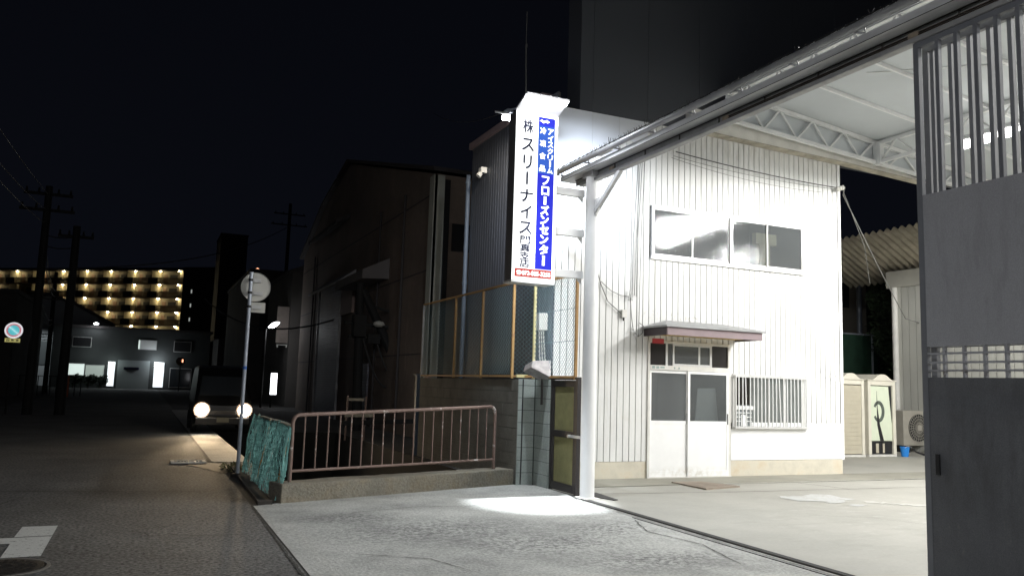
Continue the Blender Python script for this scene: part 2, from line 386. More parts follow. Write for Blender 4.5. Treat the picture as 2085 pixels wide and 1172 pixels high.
r = MB(); r.add([(-5.5, -40, 0.004), (1.315, -40, 0.004), (1.34, 10.7, 0.004), (1.25, 110, 0.004), (-5.5, 110, 0.004)], [(0, 1, 2, 3, 4)])
struct(r.build('road', M_asphalt))
a = MB(); a.add([(1.34, -15, 0.006), (5.74, -15, 0.006), (5.74, 10.3, 0.006), (5.9, 10.9, 0.006), (5.9, 12.0, 0.006), (5.55, 12.15, 0.006), (1.72, 10.9, 0.006), (1.36, 10.72, 0.006)], [tuple(range(8))])
struct(a.build('apron', M_apron))
y = MB(); y.add([(5.84, -15, 0.005), (30, -15, 0.005), (30, 19, 0.005), (5.96, 19, 0.005), (5.96, 10.3, 0.005)], [(0, 1, 2, 3, 4)])
struct(y.build('yard_floor', M_yard))
y = MB(); y.add([(6.0, 11.58, 0.012), (23, 11.52, 0.012), (23, 12.6, 0.012), (6.0, 12.6, 0.012)], [(0, 1, 2, 3)])
y.add([(6.0, 11.58, 0.012), (23, 11.52, 0.012), (23, 11.52, 0.0), (6.0, 11.58, 0.0)], [(0, 1, 2, 3)])
struct(y.build('threshold_strip', M_yard2))
sl = MB(); sl.add([(1.27, 16.25, 0.009), (1.94, 16.2, 0.009), (1.94, 40, 0.009), (1.22, 40, 0.009)], [(0, 1, 2, 3)])
struct(sl.build('pavement', M_apron))
def wobble_strip(name, pts, w0, z, m, jit=0.4, sub=26):
    s = MB(); P = []
    for i in range(len(pts) - 1):
        a = Vector((*pts[i], 0)); b = Vector((*pts[i + 1], 0))
        for k in range(sub): P.append(a.lerp(b, k / sub))
    P.append(Vector((*pts[-1], 0)))
    vs = []
    for i, p in enumerate(P):
        d = (P[min(i + 1, len(P) - 1)] - P[max(0, i - 1)]).normalized(); nrm = Vector((-d.y, d.x, 0))
        wl = w0 * (1 + random.uniform(-jit, jit)); wr = w0 * (1 + random.uniform(-jit, jit)); o = nrm * random.uniform(-jit, jit) * w0
        vs += [p + nrm * wl / 2 + o + Vector((0, 0, z)), p - nrm * wr / 2 + o + Vector((0, 0, z))]
    s.add(vs, [(2 * i, 2 * i + 1, 2 * i + 3, 2 * i + 2) for i in range(len(P) - 1)])
    return struct(s.build(name, m))
wobble_strip('road_joint', [(1.32, -2), (1.30, 6.9), (1.345, 10.72)], 0.022, 0.011, M_seam, 0.5, 60)
wobble_strip('road_crack', [(0.0, 9.25), (0.12, 9.15), (0.16, 8.95), (0.36, 8.98), (0.6, 8.86), (0.98, 8.83)], 0.018, 0.012, M_seam, 0.7, 8)
wobble_strip('road_crack', [(-0.2, 9.35), (0.0, 9.25), (0.5, 9.6)], 0.01, 0.012, M_seam, 0.7, 10)
wobble_strip('road_crack', [(-2.4, 9.4), (-1.5, 11.2), (-1.3, 12.0)], 0.014, 0.012, M_seam, 0.7, 14)
wobble_strip('road_crack', [(-3.0, 12.9), (-0.5, 12.4), (0.9, 12.2), (1.3, 12.3)], 0.03, 0.012, M_seam, 0.7, 14)
wobble_strip('road_crack', [(-1.5, 16.9), (0.4, 16.7), (1.3, 16.3)], 0.05, 0.012, M_seam, 0.7, 14)
wobble_strip('pavement_joint', [(1.245, 16.3), (1.20, 24.6), (1.2, 32)], 0.035, 0.014, M_seam, 0.3, 20)
wobble_strip('yard_joint', [(6.34, 10.86), (8.77, 10.62), (14.4, 10.45), (20, 10.4)], 0.016, 0.010, M_seam, 0.4, 20)
wobble_strip('yard_joint', [(6.0, 11.555), (8.2, 11.55)], 0.02, 0.016, M_seam, 0.3, 20)
wobble_strip('yard_joint', [(9.3, 11.53), (14.3, 11.53), (20, 11.50)], 0.035, 0.017, M_lip, 0.3, 20)
wobble_strip('yard_joint', [(10.9, 11.45), (11.2, 10.52)], 0.018, 0.011, M_seam, 0.3, 10)
wobble_strip('paint_spill', [(10.1, 9.2), (10.9, 8.6), (12.0, 7.6), (13.0, 6.8)], 0.16, 0.011, mat("faint spill", (0.55, 0.54, 0.50), 0.8), 0.5, 14)
# gate track in the threshold: two steel rails and a dark groove
t = thing('gate_track', 'pair of thin steel gate rails set in concrete between apron and yard', 'gate track', (5.8, 5, 0))
s = MB(); s.hexa([(5.75, -6, 0.0), (5.775, -6, 0.0), (5.835, 10.35, 0.0), (5.81, 10.35, 0.0), (5.75, -6, 0.022), (5.775, -6, 0.022), (5.835, 10.35, 0.022), (5.81, 10.35, 0.022)]); s.build('rail', M_seam, t)
s = MB(); s.hexa([(5.69, -6, 0.0), (5.705, -6, 0.0), (5.765, 10.35, 0.0), (5.75, 10.35, 0.0), (5.69, -6, 0.016), (5.705, -6, 0.016), (5.765, 10.35, 0.016), (5.75, 10.35, 0.016)]); s.build('rail', M_lip, t)
s = MB(); s.hexa([(5.62, -6, 0.0), (5.63, -6, 0.0), (5.69, 8.8, 0.0), (5.68, 8.8, 0.0), (5.62, -6, 0.012), (5.63, -6, 0.012), (5.69, 8.8, 0.012), (5.68, 8.8, 0.012)]); s.build('groove', M_seam, t)

def blob(cx, cy, rx_, ry_, z, n=26, j=0.25, rot=0):
    vs = []
    for k in range(n):
        t = 2 * math.pi * k / n; rr = 1 + random.uniform(-j, j)
        x, y_ = rx_ * rr * math.cos(t), ry_ * rr * math.sin(t)
        vs.append((cx + x * math.cos(rot) - y_ * math.sin(rot), cy + x * math.sin(rot) + y_ * math.cos(rot), z))
    return vs
s = MB(); s.add([(9.05, 9.85, .011), (9.2, 10.05, .011), (9.55, 9.95, .011), (9.9, 10.12, .011), (10.2, 10.0, .011), (10.12, 9.7, .011), (10.2, 9.5, .011), (9.9, 9.42, .011), (9.75, 9.25, .011), (9.4, 9.2, .011), (9.45, 9.4, .011), (9.1, 9.55, .011)], [tuple(range(12))])
s.add([(9.5, 9.0, .011), (9.75, 9.08, .011), (9.85, 8.95, .011), (9.6, 8.86, .011)], [(0, 1, 2, 3)])
struct(s.build('paint_patch', mat("pale paint spill", (0.53, 0.535, 0.52), 0.7, var=0.15, vscale=7, col2=(.40, .39, .36), thr=(.5, .62))))
wobble_strip('apron_crack', [(2.4, 9.9), (3.3, 10.2), (4.2, 10.1), (5.1, 9.7)], 0.010, 0.012, M_seam, 0.8, 12)
wobble_strip('apron_crack', [(5.6, 8.6), (5.3, 7.9), (5.45, 7.1), (5.2, 6.2)], 0.012, 0.012, M_seam, 0.8, 12)
wobble_strip('apron_crack', [(1.9, 7.6), (2.5, 7.2), (2.7, 6.6)], 0.009, 0.012, M_seam, 0.8, 12)
wobble_strip('yard_crack', [(8.2, 8.4), (8.9, 8.0), (9.3, 7.2), (10.4, 6.9)], 0.006, 0.012, M_seam, 0.8, 12)
# steel plate by the door
s = MB(); s.hexa([(8.47, 10.93, .005), (9.32, 11.13, .005), (9.05, 11.82, .005), (8.44, 11.85, .005), (8.47, 10.93, .03), (9.32, 11.13, .03), (9.05, 11.82, .03), (8.44, 11.85, .03)])
for i in range(14):
    for k in range(10):
        x = 8.52 + i * 0.045; y_ = 11.0 + k * 0.075 + i * 0.006
        if x - 8.44 < (9.3 - 8.44) - (y_ - 11.1) * 0.4: s.bar((x - .012, y_ - .012, .032), (x + .012, y_ + .012, .032), .006, .004)
tag(s.build('steel_plate', mat("chequer plate", (0.30, 0.25, 0.20), 0.7, 0.2, var=0.2, vscale=5)), 'dull brown chequered steel plate lying in front of the office door', 'steel plate')
s = MB(); s.prism([(6.02, 10.95), (6.42, 10.95), (6.34, 10.2), (6.26, 10.17)], 'z', 0.006, 0.016)
struct(s.build('drain_slot', M_black))
# road marking and manhole
s = MB()
s.add([(-1.02, 9.78, .009), (-.70, 9.78, .009), (-.70, 9.22, .009), (-1.02, 9.20, .009)], [(0, 1, 2, 3)])
s.add([(-1.02, 9.17, .009), (-.70, 9.19, .009), (-.70, 8.24, .009), (-1.0, 8.22, .009), (-1.01, 8.87, .009), (-1.9, 8.87, .009), (-1.9, 9.17, .009)], [tuple(range(7))])
struct(s.build('road_marking', M_road_paint))
t = thing('manhole_cover', 'round cast iron manhole cover in the road beside white marking', 'manhole cover', (-.93, 7.83, 0))
s = MB().lathe([(0.001, .006), (.30, .006), (.30, .016), (.001, .017)], (-.93, 7.83, 0), 40)
for k in range(24):
    a_ = k * math.pi / 12
    for rr in (.09, .16, .23):
        s.bar((-.93 + rr * math.cos(a_) - .015, 7.83 + rr * math.sin(a_), .02), (-.93 + rr * math.cos(a_) + .015, 7.83 + rr * math.sin(a_), .02), .012, .006)
s.build('lid', M_iron, t)
s = MB(); s.lathe([(.315, .006), (.315, .013), (.345, .013), (.345, .006)], (-.93, 7.83, 0), 40); s.build('rim', mat("worn rim", (0.22, 0.21, 0.19), 0.6, 0.4), t)
# drain by the pavement
t = thing('drain_grate', 'pale framed drain grate at the roadside before the car', 'drain', (0.85, 16.2, 0))
s = MB(); s.box(.55, 1.15, 16.05, 16.11, .006, .03); s.box(.55, 1.15, 16.39, 16.45, .006, .03); s.box(.55, .61, 16.11, 16.39, .006, .03); s.box(1.09, 1.15, 16.11, 16.39, .006, .03); s.build('frame', M_lip, t)
s = MB()
for k in range(8): s.box(.63 + k * .055, .655 + k * .055, 16.11, 16.39, .006, .022)
s.build('bars', M_iron, t)
s = MB(); s.add([(.75, 15.9, .010), (1.45, 15.95, .010), (1.62, 15.2, .010), (1.55, 14.6, .010), (1.3, 14.35, .010), (1.1, 15.0, .010)], [tuple(range(6))])
struct(s.build('wet_patch', mat("dark wet dirt", (0.012, 0.012, 0.010), 0.8, var=0.4, vscale=6)))
# weeds along the pole base
def leafclump(name, boxes, n, size, m, parent=None, seed=1):
    rnd = random.Random(seed); s = MB()
    for _ in range(n):
        c, rad = rnd.choice(boxes)
        while True:
            p = Vector((rnd.uniform(-1, 1), rnd.uniform(-1, 1), rnd.uniform(-1, 1)))
            if 0.3 < p.length < 1: break
        p = Vector((c[0] + p.x * rad[0], c[1] + p.y * rad[1], c[2] + p.z * rad[2]))
        d = Vector((rnd.gauss(0, 1), rnd.gauss(0, 1), rnd.gauss(0, .6))).normalized(); e = d.cross(Vector((rnd.gauss(0, 1), rnd.gauss(0, 1), rnd.gauss(0, 1)))).normalized()
        L = size * rnd.uniform(.6, 1.4); W = L * .45
        s.add([p - d * L / 2, p + e * W / 2, p + d * L / 2, p - e * W / 2], [(0, 1, 2, 3)])
    return s.build(name, m, parent)
o = leafclump('weeds', [((1.52, 14.6, .08), (.14, .35, .10)), ((1.45, 15.1, .05), (.15, .3, .07))], 260, .05, mat("dry weeds", (0.16, 0.15, 0.07), .8, var=.4, vscale=8))
o['kind'] = 'stuff'; o['label'] = 'dry weeds at the foot of the sign pole'

# ================================================================== OFFICE (white ribbed building)
FY = 12.55
off = thing('office_building', 'white two-storey office clad in vertical ribbed metal siding behind the gate', 'building', (9.8, FY, 0))
def ribbed(x0, x1, z0, z1, openings, y_, pitch=0.131, groove=0.017, depth=0.022):
    s = MB(); x = x0
    while x < x1 - 0.02:
        xe = min(x + pitch, x1); cuts = [(z0, z1)]
        for (a0, a1, b0, b1) in openings:
            if x + pitch / 2 > a0 and x + pitch / 2 < a1:
                new = []
                for (c0, c1) in cuts:
                    if b0 > c0: new.append((c0, min(b0, c1)))
                    if b1 < c1: new.append((max(b1, c0), c1))
                cuts = [c for c in new if c[1] - c[0] > 0.01]
        for (c0, c1) in cuts: s.box(x + groove, xe, y_, y_ + depth, c0, c1)
        x = xe
    return s
OPEN = [(8.46, 12.14, 4.03, 5.03), (8.38, 10.28, -0.1, 2.50), (10.31, 12.2, 0.9, 1.95)]
ribbed(6.43, 13.19, 1.02, 6.62, OPEN, FY).build('wall', M_siding, off)
ribbed(6.43, 8.38, 0.31, 1.02, [], FY).build('wall', M_siding, off)
s = MB(); s.box(10.30, 13.19, FY - .004, FY + .022, 0.31, 0.90); s.box(12.21, 13.19, FY - .004, FY + .022, 0.90, 1.02); s.build('bright_wall_base', M_white, off)  # smooth brighter white paints in the light washing out the wall foot
s = MB()
for (a_, b_, c_, d_) in [(6.44, 13.18, 5.03, 6.62), (6.44, 8.46, 4.03, 5.03), (12.14, 13.18, 4.03, 5.03), (6.44, 13.18, 2.50, 4.03), (6.44, 8.42, .3, 2.50), (10.23, 13.18, .3, 2.50)]: s.box(a_, b_, FY + .03, FY + .06, c_, d_)
s.build('backing_wall', M_groove, off)
M_room = mat("dim room wall", (0.34, 0.35, 0.34), .9, var=.2, vscale=.8)
s = MB()
for (a_, b_, c_, d_) in [(6.6, 13.0, 3.2, 5.6), (8.3, 10.4, 0.01, 2.55)]:
    s.box(a_, b_, FY + 2.6, FY + 2.65, c_, d_); s.box(a_, b_, FY + .07, FY + 2.6, c_ - .03, c_); s.box(a_, b_, FY + .07, FY + 2.6, d_, d_ + .03); s.box(a_ - .03, a_, FY + .07, FY + 2.6, c_, d_); s.box(b_, b_ + .03, FY + .07, FY + 2.6, c_, d_)
s.build('room', M_room, off)
s = MB(); s.box(11.125, 11.41, 12.68, 12.76, 3.2, 4.59); s.box(11.03, 11.56, 12.66, 12.78, 4.59, 4.81); s.build('interior_post', mat("cream post", (0.75, 0.66, 0.46), .8), off)
s = MB(); s.prism([(9.58, .9), (10.15, .9), (10.07, 1.66), (9.65, 1.65)], 'y', 12.72, 12.74); s.build('pale_panel', mat("pale panel", (0.85, 0.86, 0.9), .8, var=.1, vscale=3), off)  # pale trapezoid set behind the right door pane
for (a_, b_) in ((6.44, 8.40), (10.26, 13.17)): MB().box(a_, b_, FY + .005, FY + .2, 0, .305).build('foundation', M_footing, off, bevel=0.008)
s = MB(); s.box(13.188, 13.204, FY - .006, FY + 3, 0.30, 6.62); s.box(13.13, 13.203, FY - .012, FY - .002, 0.30, 6.62); s.build('corner_trim', M_white, off)
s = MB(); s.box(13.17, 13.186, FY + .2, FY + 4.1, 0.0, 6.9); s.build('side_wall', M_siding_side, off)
# left side wall, runs away from the street view
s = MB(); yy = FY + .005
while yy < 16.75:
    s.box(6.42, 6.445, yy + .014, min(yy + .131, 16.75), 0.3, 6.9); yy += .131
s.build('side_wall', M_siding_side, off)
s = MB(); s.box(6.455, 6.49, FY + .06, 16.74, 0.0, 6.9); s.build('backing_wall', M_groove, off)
s = MB(); s.box(6.36, 6.60, FY + .56, 16.85, 6.90, 7.04); s.build('eaves', M_brown, off)
s = MB(); s.box(6.5, 13.18, FY + .55, 16.8, 6.62, 6.88); s.build('roof', M_brownroof, off)
s = MB(); s.box(6.45, 6.47, 16.70, 16.75, 0.0, 6.9); s.box(6.47, 13.17, 16.70, 16.75, 0.0, 6.9); s.build('rear_wall', M_darkwall, off)
# upper windows: two pairs of sliding sashes in one frame
win = MB()
win.box(8.44, 12.16, FY - .035, FY + .03, 4.99, 5.045); win.box(8.42, 12.18, FY - .055, FY + .03, 4.015, 4.075)
win.box(8.44, 8.475, FY - .035, FY + .03, 4.07, 5.0); win.box(12.125, 12.16, FY - .035, FY + .03, 4.07, 5.0); win.box(10.257, 10.323, FY - .04, FY + .03, 4.07, 5.0)
wf = win.build('window_frame', M_alu, off)
for (a, b, y0) in [(8.475, 9.385, -.008), (9.35, 10.255, .008), (10.325, 11.23, .008), (11.195, 12.125, -.008)]:
    s = MB(); fw_ = .026
    s.box(a, a + fw_, FY + y0 - .012, FY + y0 + .012, 4.075, 4.99); s.box(b - fw_, b, FY + y0 - .012, FY + y0 + .012, 4.075, 4.99)
    s.box(a + fw_, b - fw_, FY + y0 - .012, FY + y0 + .012, 4.075, 4.125); s.box(a + fw_, b - fw_, FY + y0 - .012, FY + y0 + .012, 4.965, 4.99)
    sash = s.build('window_sash', M_alu, off)
    s = MB(); s.box(a + fw_, b - fw_, FY + y0 - .004, FY + y0 + .004, 4.125, 4.965); s.build('pane', M_frost if a < 10.3 else glasspane('clearer frosted glass', (.17, .18, .185), .62, .06), sash)
# entrance: sliding doors with transom
s = MB()
s.box(8.385, 8.43, FY - .03, FY + .03, .0, 2.50); s.box(10.215, 10.27, FY - .03, FY + .03, 0, 2.50)
s.box(8.43, 10.215, FY - .03, FY + .03, 2.455, 2.50); s.box(8.43, 10.215, FY - .035, FY + .03, 1.965, 2.05); s.box(8.38, 10.27, FY - .05, FY + .03, .0, .03)
df = s.build('door_frame', M_whiteoff, off)
for (a_, b_) in ((8.43, 8.80), (9.83, 10.215)): MB().box(a_, b_, FY + .0, FY + .01, 2.05, 2.455).build('dark_transom_pane', M_darkroom, off)
s = MB()
s.box(8.78, 8.825, FY - .018, FY + .0, 2.05, 2.455); s.box(8.93, 8.97, FY - .025, FY - .004, 2.05, 2.455); s.box(9.52, 9.56, FY - .018, FY - .002, 2.09, 2.42); s.box(9.78, 9.83, FY - .025, FY - .004, 2.05, 2.455)
s.box(8.97, 9.78, FY - .025, FY - .004, 2.05, 2.09); s.box(8.97, 9.78, FY - .025, FY - .004, 2.42, 2.455)
s.build('transom_frame', M_alu, off)
MB().box(8.825, 8.93, FY - .010, FY - .003, 2.05, 2.455).build('transom_pane', M_frost, off); MB().box(8.97, 9.78, FY - .014, FY - .008, 2.09, 2.42).build('transom_pane', M_frost, off)
def leaf(a, b, y0):
    s = MB()
    s.box(a, a + .05, FY + y0 - .015, FY + y0 + .015, .03, 1.96); s.box(b - .05, b, FY + y0 - .015, FY + y0 + .015, .03, 1.96)
    s.box(a + .05, b - .05, FY + y0 - .015, FY + y0 + .015, 1.91, 1.96); s.box(a + .05, b - .05, FY + y0 - .015, FY + y0 + .015, .98, 1.04)
    s.box(a + .05, b - .05, FY + y0 - .015, FY + y0 + .015, .03, .13); s.box(a + .05, b - .05, FY + y0 - .008, FY + y0 + .008, .13, .98)
    d = s.build('door', M_white, off)
    s = MB(); s.box(a + .05, b - .05, FY + y0 - .005, FY + y0 + .005, 1.04, 1.91); s.build('pane', M_frost if a < 9 else glasspane('clearer frosted glass', (.17, .18, .185), .62, .06), d)
    s = MB(); s.box(b - .035, b - .015, FY + y0 - .022, FY + y0 - .015, .98, 1.18); s.build('handle', M_black, d)
leaf(8.43, 9.30, .012); leaf(9.27, 10.215, -.022)
s = MB(); s.box(9.305, 9.318, FY + .0, FY + .004, .03, 1.96); s.build('door_gap', M_black, off)
# small notices on the transom bar
s = MB(); s.box(8.47, 8.53, FY - .040, FY - .036, 1.985, 2.035); s.box(8.56, 8.62, FY - .040, FY - .036, 1.985, 2.03); s.box(8.65, 8.74, FY - .040, FY - .036, 1.995, 2.03); s.box(8.95, 8.98, FY - .040, FY - .036, 1.99, 2.025); s.box(9.05, 9.08, FY - .040, FY - .036, 1.99, 2.025)
s.build('sticker', mat("grey sticker", (0.3, 0.38, 0.36), .6), off)
# barred window
s = MB(); s.box(10.33, 12.17, FY - .02, FY + .03, 1.89, 1.95); s.box(10.31, 12.19, FY - .03, FY + .03, .90, .955); s.box(10.33, 10.39, FY - .02, FY + .03, .955, 1.89); s.box(12.08, 12.17, FY - .02, FY + .03, .955, 1.89); s.box(11.20, 11.25, FY - .012, FY + .02, .955, 1.89); s.box(11.62, 11.66, FY - .012, FY + .02, .955, 1.89)
s.build('window_frame', M_alu, off)
s = MB(); s.box(10.39, 10.80, FY + .005, FY + .02, 1.36, 1.89); s.build('dark_window_pane', M_darkroom, off)
for (a_, b_) in ((10.80, 11.20), (11.25, 11.62), (11.66, 12.08)): MB().box(a_, b_, FY + .005, FY + .012, 1.03, 1.89).build('pane', mat("reeded glass", (0.16, 0.175, 0.17), .3, var=.3, vscale=2, spec=.5), off)
s = MB(); s.box(10.80, 12.08, FY + .0, FY + .02, .955, 1.03); s.build('window_rail', M_white, off)
s = MB(); s.box(10.39, 10.80, FY + .008, FY + .02, .955, 1.36)
lv = s.build('louvre_backing', mat("dull teal", (0.16, 0.18, 0.18), .6), off)  # dull teal-grey backing behind the louvres
s = MB(); s.box(10.39, 10.88, FY - .008, FY + .004, 1.27, 1.34)
for z in (1.04, 1.12, 1.20): s.box(10.39, 10.80, FY - .006, FY + .004, z, z + .018)
s.box(10.54, 10.66, FY - .008, FY + .004, .955, 1.17); s.build('louvre', M_white, off)
s = MB()
for k in range(19):
    x = 10.42 + k * .0925
    lean = .025 if k in (2, 11) else 0
    s.cyl((x - lean, FY - .09, 1.90), (x + (.02 if k in (11,) else 0), FY - .09, .94), .0115, n=8)
grl = s.build('window_grille', M_white, off, smooth=True)
s = MB(); s.box(10.33, 12.19, FY - .105, FY - .075, 1.89, 1.925); s.box(10.33, 12.19, FY - .105, FY - .075, .915, .945)
for x in (10.33, 12.165): s.box(x, x + .025, FY - .075, FY - .02, 1.89, 1.925); s.box(x, x + .025, FY - .075, FY - .02, .915, .945)
s.box(10.33, 10.355, FY - .105, FY - .075, .945, 1.89)
s.build('grille_rail', M_alu, off)
# awning over the entrance
AW = MB()
AW.box(8.30, 10.42, 11.80, 11.83, 2.565, 2.70); aw = AW.build('awning', M_brown, off)
for x in (8.30, 10.39): MB().box(x, x + .03, 11.832, FY - .002, 2.565, 2.70).build('end_board', M_brownd, aw)
s = MB(); s.box(8.33, 10.39, 11.832, FY - .002, 2.60, 2.62); s.bar((9.35, 11.85, 2.57), (9.42, 12.2, 2.59), .06, .03); s.build('soffit', M_soffit, aw)
s = MB(); s.hexa([(8.25, 11.75, 2.705), (10.47, 11.75, 2.705), (10.47, FY, 2.705), (8.25, FY, 2.705), (8.25, 11.75, 2.735), (10.47, 11.75, 2.735), (10.47, FY, 2.735), (8.25, FY, 2.735)])
s.add([(8.25, 11.75, 2.737), (10.47, 11.75, 2.737), (10.47, FY, 2.737), (8.25, FY, 2.737), (8.72, FY - .08, 2.88), (10.05, FY - .08, 2.88)], [(0, 1, 5, 4), (1, 2, 5), (2, 3, 4, 5), (3, 0, 4)])
s.build('awning_roof', M_gutter, aw)
s = MB(); s.box(8.32, 8.56, 12.28, 12.30, 2.43, 2.52)
tag(s.build('red_nameplate', M_red), 'small red plate hanging under the left end of the entrance awning', 'plate')
# fascia under the canopy edge and small bits on the wall
s = MB(); s.prism([(9.2, 6.64), (10.0, 6.60), (13.20, 6.51), (15.6, 6.40), (13.8, 6.69), (10.63, 6.93), (9.2, 7.02)], 'y', 12.36, 12.54)
s.build('roof_fascia', M_whiteoff, off)
s = MB(); s.prism([(9.2, 6.592), (10.0, 6.572), (13.20, 6.482), (15.6, 6.37), (15.6, 6.395), (13.20, 6.508), (10.0, 6.598), (9.2, 6.63)], 'y', 12.35, 12.545)
s.build('fascia_drip', mat("rusty drip edge", (0.40, 0.37, 0.30), .8, var=.4, vscale=4), off)
# plain sheet above the beam, on the left of the front
s = MB(); s.box(6.43, 7.127, FY - .010, FY - .003, 5.35, 6.62); s.box(7.135, 7.70, FY - .010, FY - .003, 5.85, 6.62); s.box(7.708, 8.33, FY - .010, FY - .003, 6.2, 6.62)
s.build('plain_sheet', mat('pale smooth panel', (.66, .69, .74), .45), off)  # paler than the tall wall, raising the sign-lamp glow by colour
# cables and boxes on the wall
t = thing('junction_box', 'small white junction box on the ribbed wall left of the awning', 'junction box', (7.84, FY, 2.9))
s = MB(); s.box(7.79, 7.89, FY - .07, FY - .001, 2.88, 3.02); s.build('casing', M_whiteoff, t, bevel=.006)
s = MB(); s.cyl((7.84, FY - .035, 2.88), (7.84, FY - .035, 2.82), .014, n=8); s.build('gland', M_black, t)
t = thing('wall_cables', 'loose black cables hanging down the white wall left of the awning', 'cables', (7.9, FY, 4))
s = MB()
s.tube([(7.02, FY - .03, 4.55), (7.06, FY - .05, 4.3), (7.2, FY - .05, 3.85), (7.35, FY - .04, 3.45), (7.5, FY - .04, 3.15), (7.80, FY - .04, 2.94)], .008)
s.tube([(7.35, FY - .04, 3.5), (7.55, FY - .05, 3.35), (7.75, FY - .05, 3.28), (7.95, FY - .03, 3.27)], .006)
s.build('cable', M_wireg, t)
s = MB()
for i, (x, e) in enumerate([(8.02, 3.2), (8.07, 3.3), (8.11, 3.28), (8.17, 2.55)]):
    s.tube([(x + .1, FY - .03, 6.0), (x + .05, FY - .05, 5.2), (x + .02 * (i % 2), FY - .04, 4.3), (x, FY - .03, e)], .006)
s.tube([(7.98, FY - .03, 3.25), (8.0, FY - .05, 2.9), (8.05, FY - .04, 2.65), (8.15, FY - .05, 2.55), (8.24, FY - .05, 2.62), (8.26, FY - .05, 2.75), (8.18, FY - .04, 2.8)], .007)
s.build('cable_bundle', M_wireg, t)
for (x, z) in [(7.95, 3.3), (8.0, 3.22), (7.93, 3.2), (8.04, 2.56), (8.1, 2.5), (8.0, 2.62)]: MB().cyl((x, FY - .06, z), (x + .02, FY - .05, z + .09), .014, n=6).build('connector', M_alu, t)
t = thing('service_cables', 'thin black service cables strung across the top of the white wall', 'cables', (11, FY - .1, 6))
s = MB(); s.tube(catenary((8.9, FY - .12, 6.11), (13.05, FY - .10, 5.95), .05), .010); s.build('cable', M_wirek, t)
s = MB(); s.tube(catenary((8.85, FY - .12, 6.02), (13.05, FY - .10, 5.92), .08), .005); s.tube(catenary((8.8, FY - .12, 5.98), (12.6, FY - .10, 5.80), .10), .004); s.build('cable', M_wireg, t)
s = MB(); s.tube([(13.05, FY - .1, 5.93), (13.2, FY - .15, 5.97), (13.3, FY, 5.85), (15.5, 13.6, 4.6), (18.5, 15.4, 3.7), (24, 19, 4.0)], .012); s.tube([(13.2, FY - .1, 5.9), (14.4, 13, 4.9), (15.2, 13.6, 4.2)], .007); s.build('cable', M_wireg, t)
for k in range(3): MB().lathe([(.02, 0), (.035, .03), (.035, .07), (.02, .1)], (13.02 + k * .07, FY - .13, 5.87 + .02 * k), 10).build('insulator', M_signback, t)
# white box and conduits beyond the chain link, on the corner
t = thing('meter_box', 'white meter box with conduits on office corner behind the chain-link fence', 'meter box', (6.2, FY, 2.6))
s = MB(); s.box(6.14, 6.31, FY - .02, FY + .12, 2.56, 2.86); s.build('casing', M_whiteoff, t, bevel=.01)
s = MB()
for k in range(3): s.tube([(6.18 + k * .04, FY + .05, 2.56), (6.22 + k * .05, FY + .08, 2.1), (6.30 + k * .05, FY + .1, 1.7)], .012)
s.build('conduit', M_whiteoff, t)

# tall panelled wall rising behind
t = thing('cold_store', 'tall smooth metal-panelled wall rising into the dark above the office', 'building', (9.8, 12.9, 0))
s = MB(); x = 6.86  # left edge set in to imitate the sign hood's shadow boundary
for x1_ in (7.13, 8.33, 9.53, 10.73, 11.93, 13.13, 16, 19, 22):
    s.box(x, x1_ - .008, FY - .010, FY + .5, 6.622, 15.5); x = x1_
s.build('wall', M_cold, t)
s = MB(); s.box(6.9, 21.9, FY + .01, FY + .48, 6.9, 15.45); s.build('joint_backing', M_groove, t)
# downpipe at the far end of the side wall, and a bulkhead lamp
t = thing('downpipe', 'pale grey downpipe at the far corner of the office side wall', 'downpipe', (6.36, 16.8, 0))
s = MB(); s.cyl((6.36, 16.82, 0.2), (6.36, 16.82, 6.3), .05, n=10); s.build('pipe', M_dimpipe, t, smooth=True)
s = MB()
for z in (1.6, 3.8, 6.1): s.cyl((6.36, 16.82, z), (6.36, 16.82, z + .05), .065, n=10)
s.build('clip', M_dimpipe, t)
s = MB(); s.box(6.28, 6.415, 15.85, 16.0, 6.14, 6.26); s.cyl((6.30, 15.92, 6.14), (6.24, 15.92, 6.06), .05, .06, n=10)
tag(s.build('bulkhead_lamp', M_whiteoff), 'unlit little lamp high on the dark office side wall', 'lamp')
t = thing('wall_lamp', 'bright white lamp on a short arm left of the tall sign', 'lamp', (5.9, 13.6, 6.66))
s = MB(); s.tube([(6.40, 13.6, 6.85), (6.15, 13.6, 6.86), (5.92, 13.6, 6.78)], .018); s.build('arm', M_pole, t)
s = MB(); s.lathe([(.02, .12), (.09, .07), (.12, .0), (.10, -.01)], (5.9, 13.6, 6.68), 14); s.build('lamp_shade', M_pole, t)
s = MB(); s.lathe([(.01, .0), (.10, -.01), (.105, -.06), (.03, -.10)], (5.9, 13.58, 6.67), 12); s.build('bulb', E_led, t)
light('lamp_light', 'SPOT', (5.9, 13.62, 6.52), 260, (1, .9, .75), t, .07, (4.6, 20, 0), 130, .8)
t = thing('antenna_mast', 'thin antenna mast rising into the sky above the lit sign', 'antenna', (6.44, 13.98, 6.9))
s = MB(); s.cyl((6.44, 13.98, 7.0), (6.40, 13.98, 8.3), .014, n=6); s.cyl((6.40, 13.98, 8.3), (6.40, 13.98, 9.0), .007, n=6); s.cyl((6.41, 13.98, 8.27), (6.41, 13.98, 8.33), .022, n=8); s.build('rod', M_wireg, t)

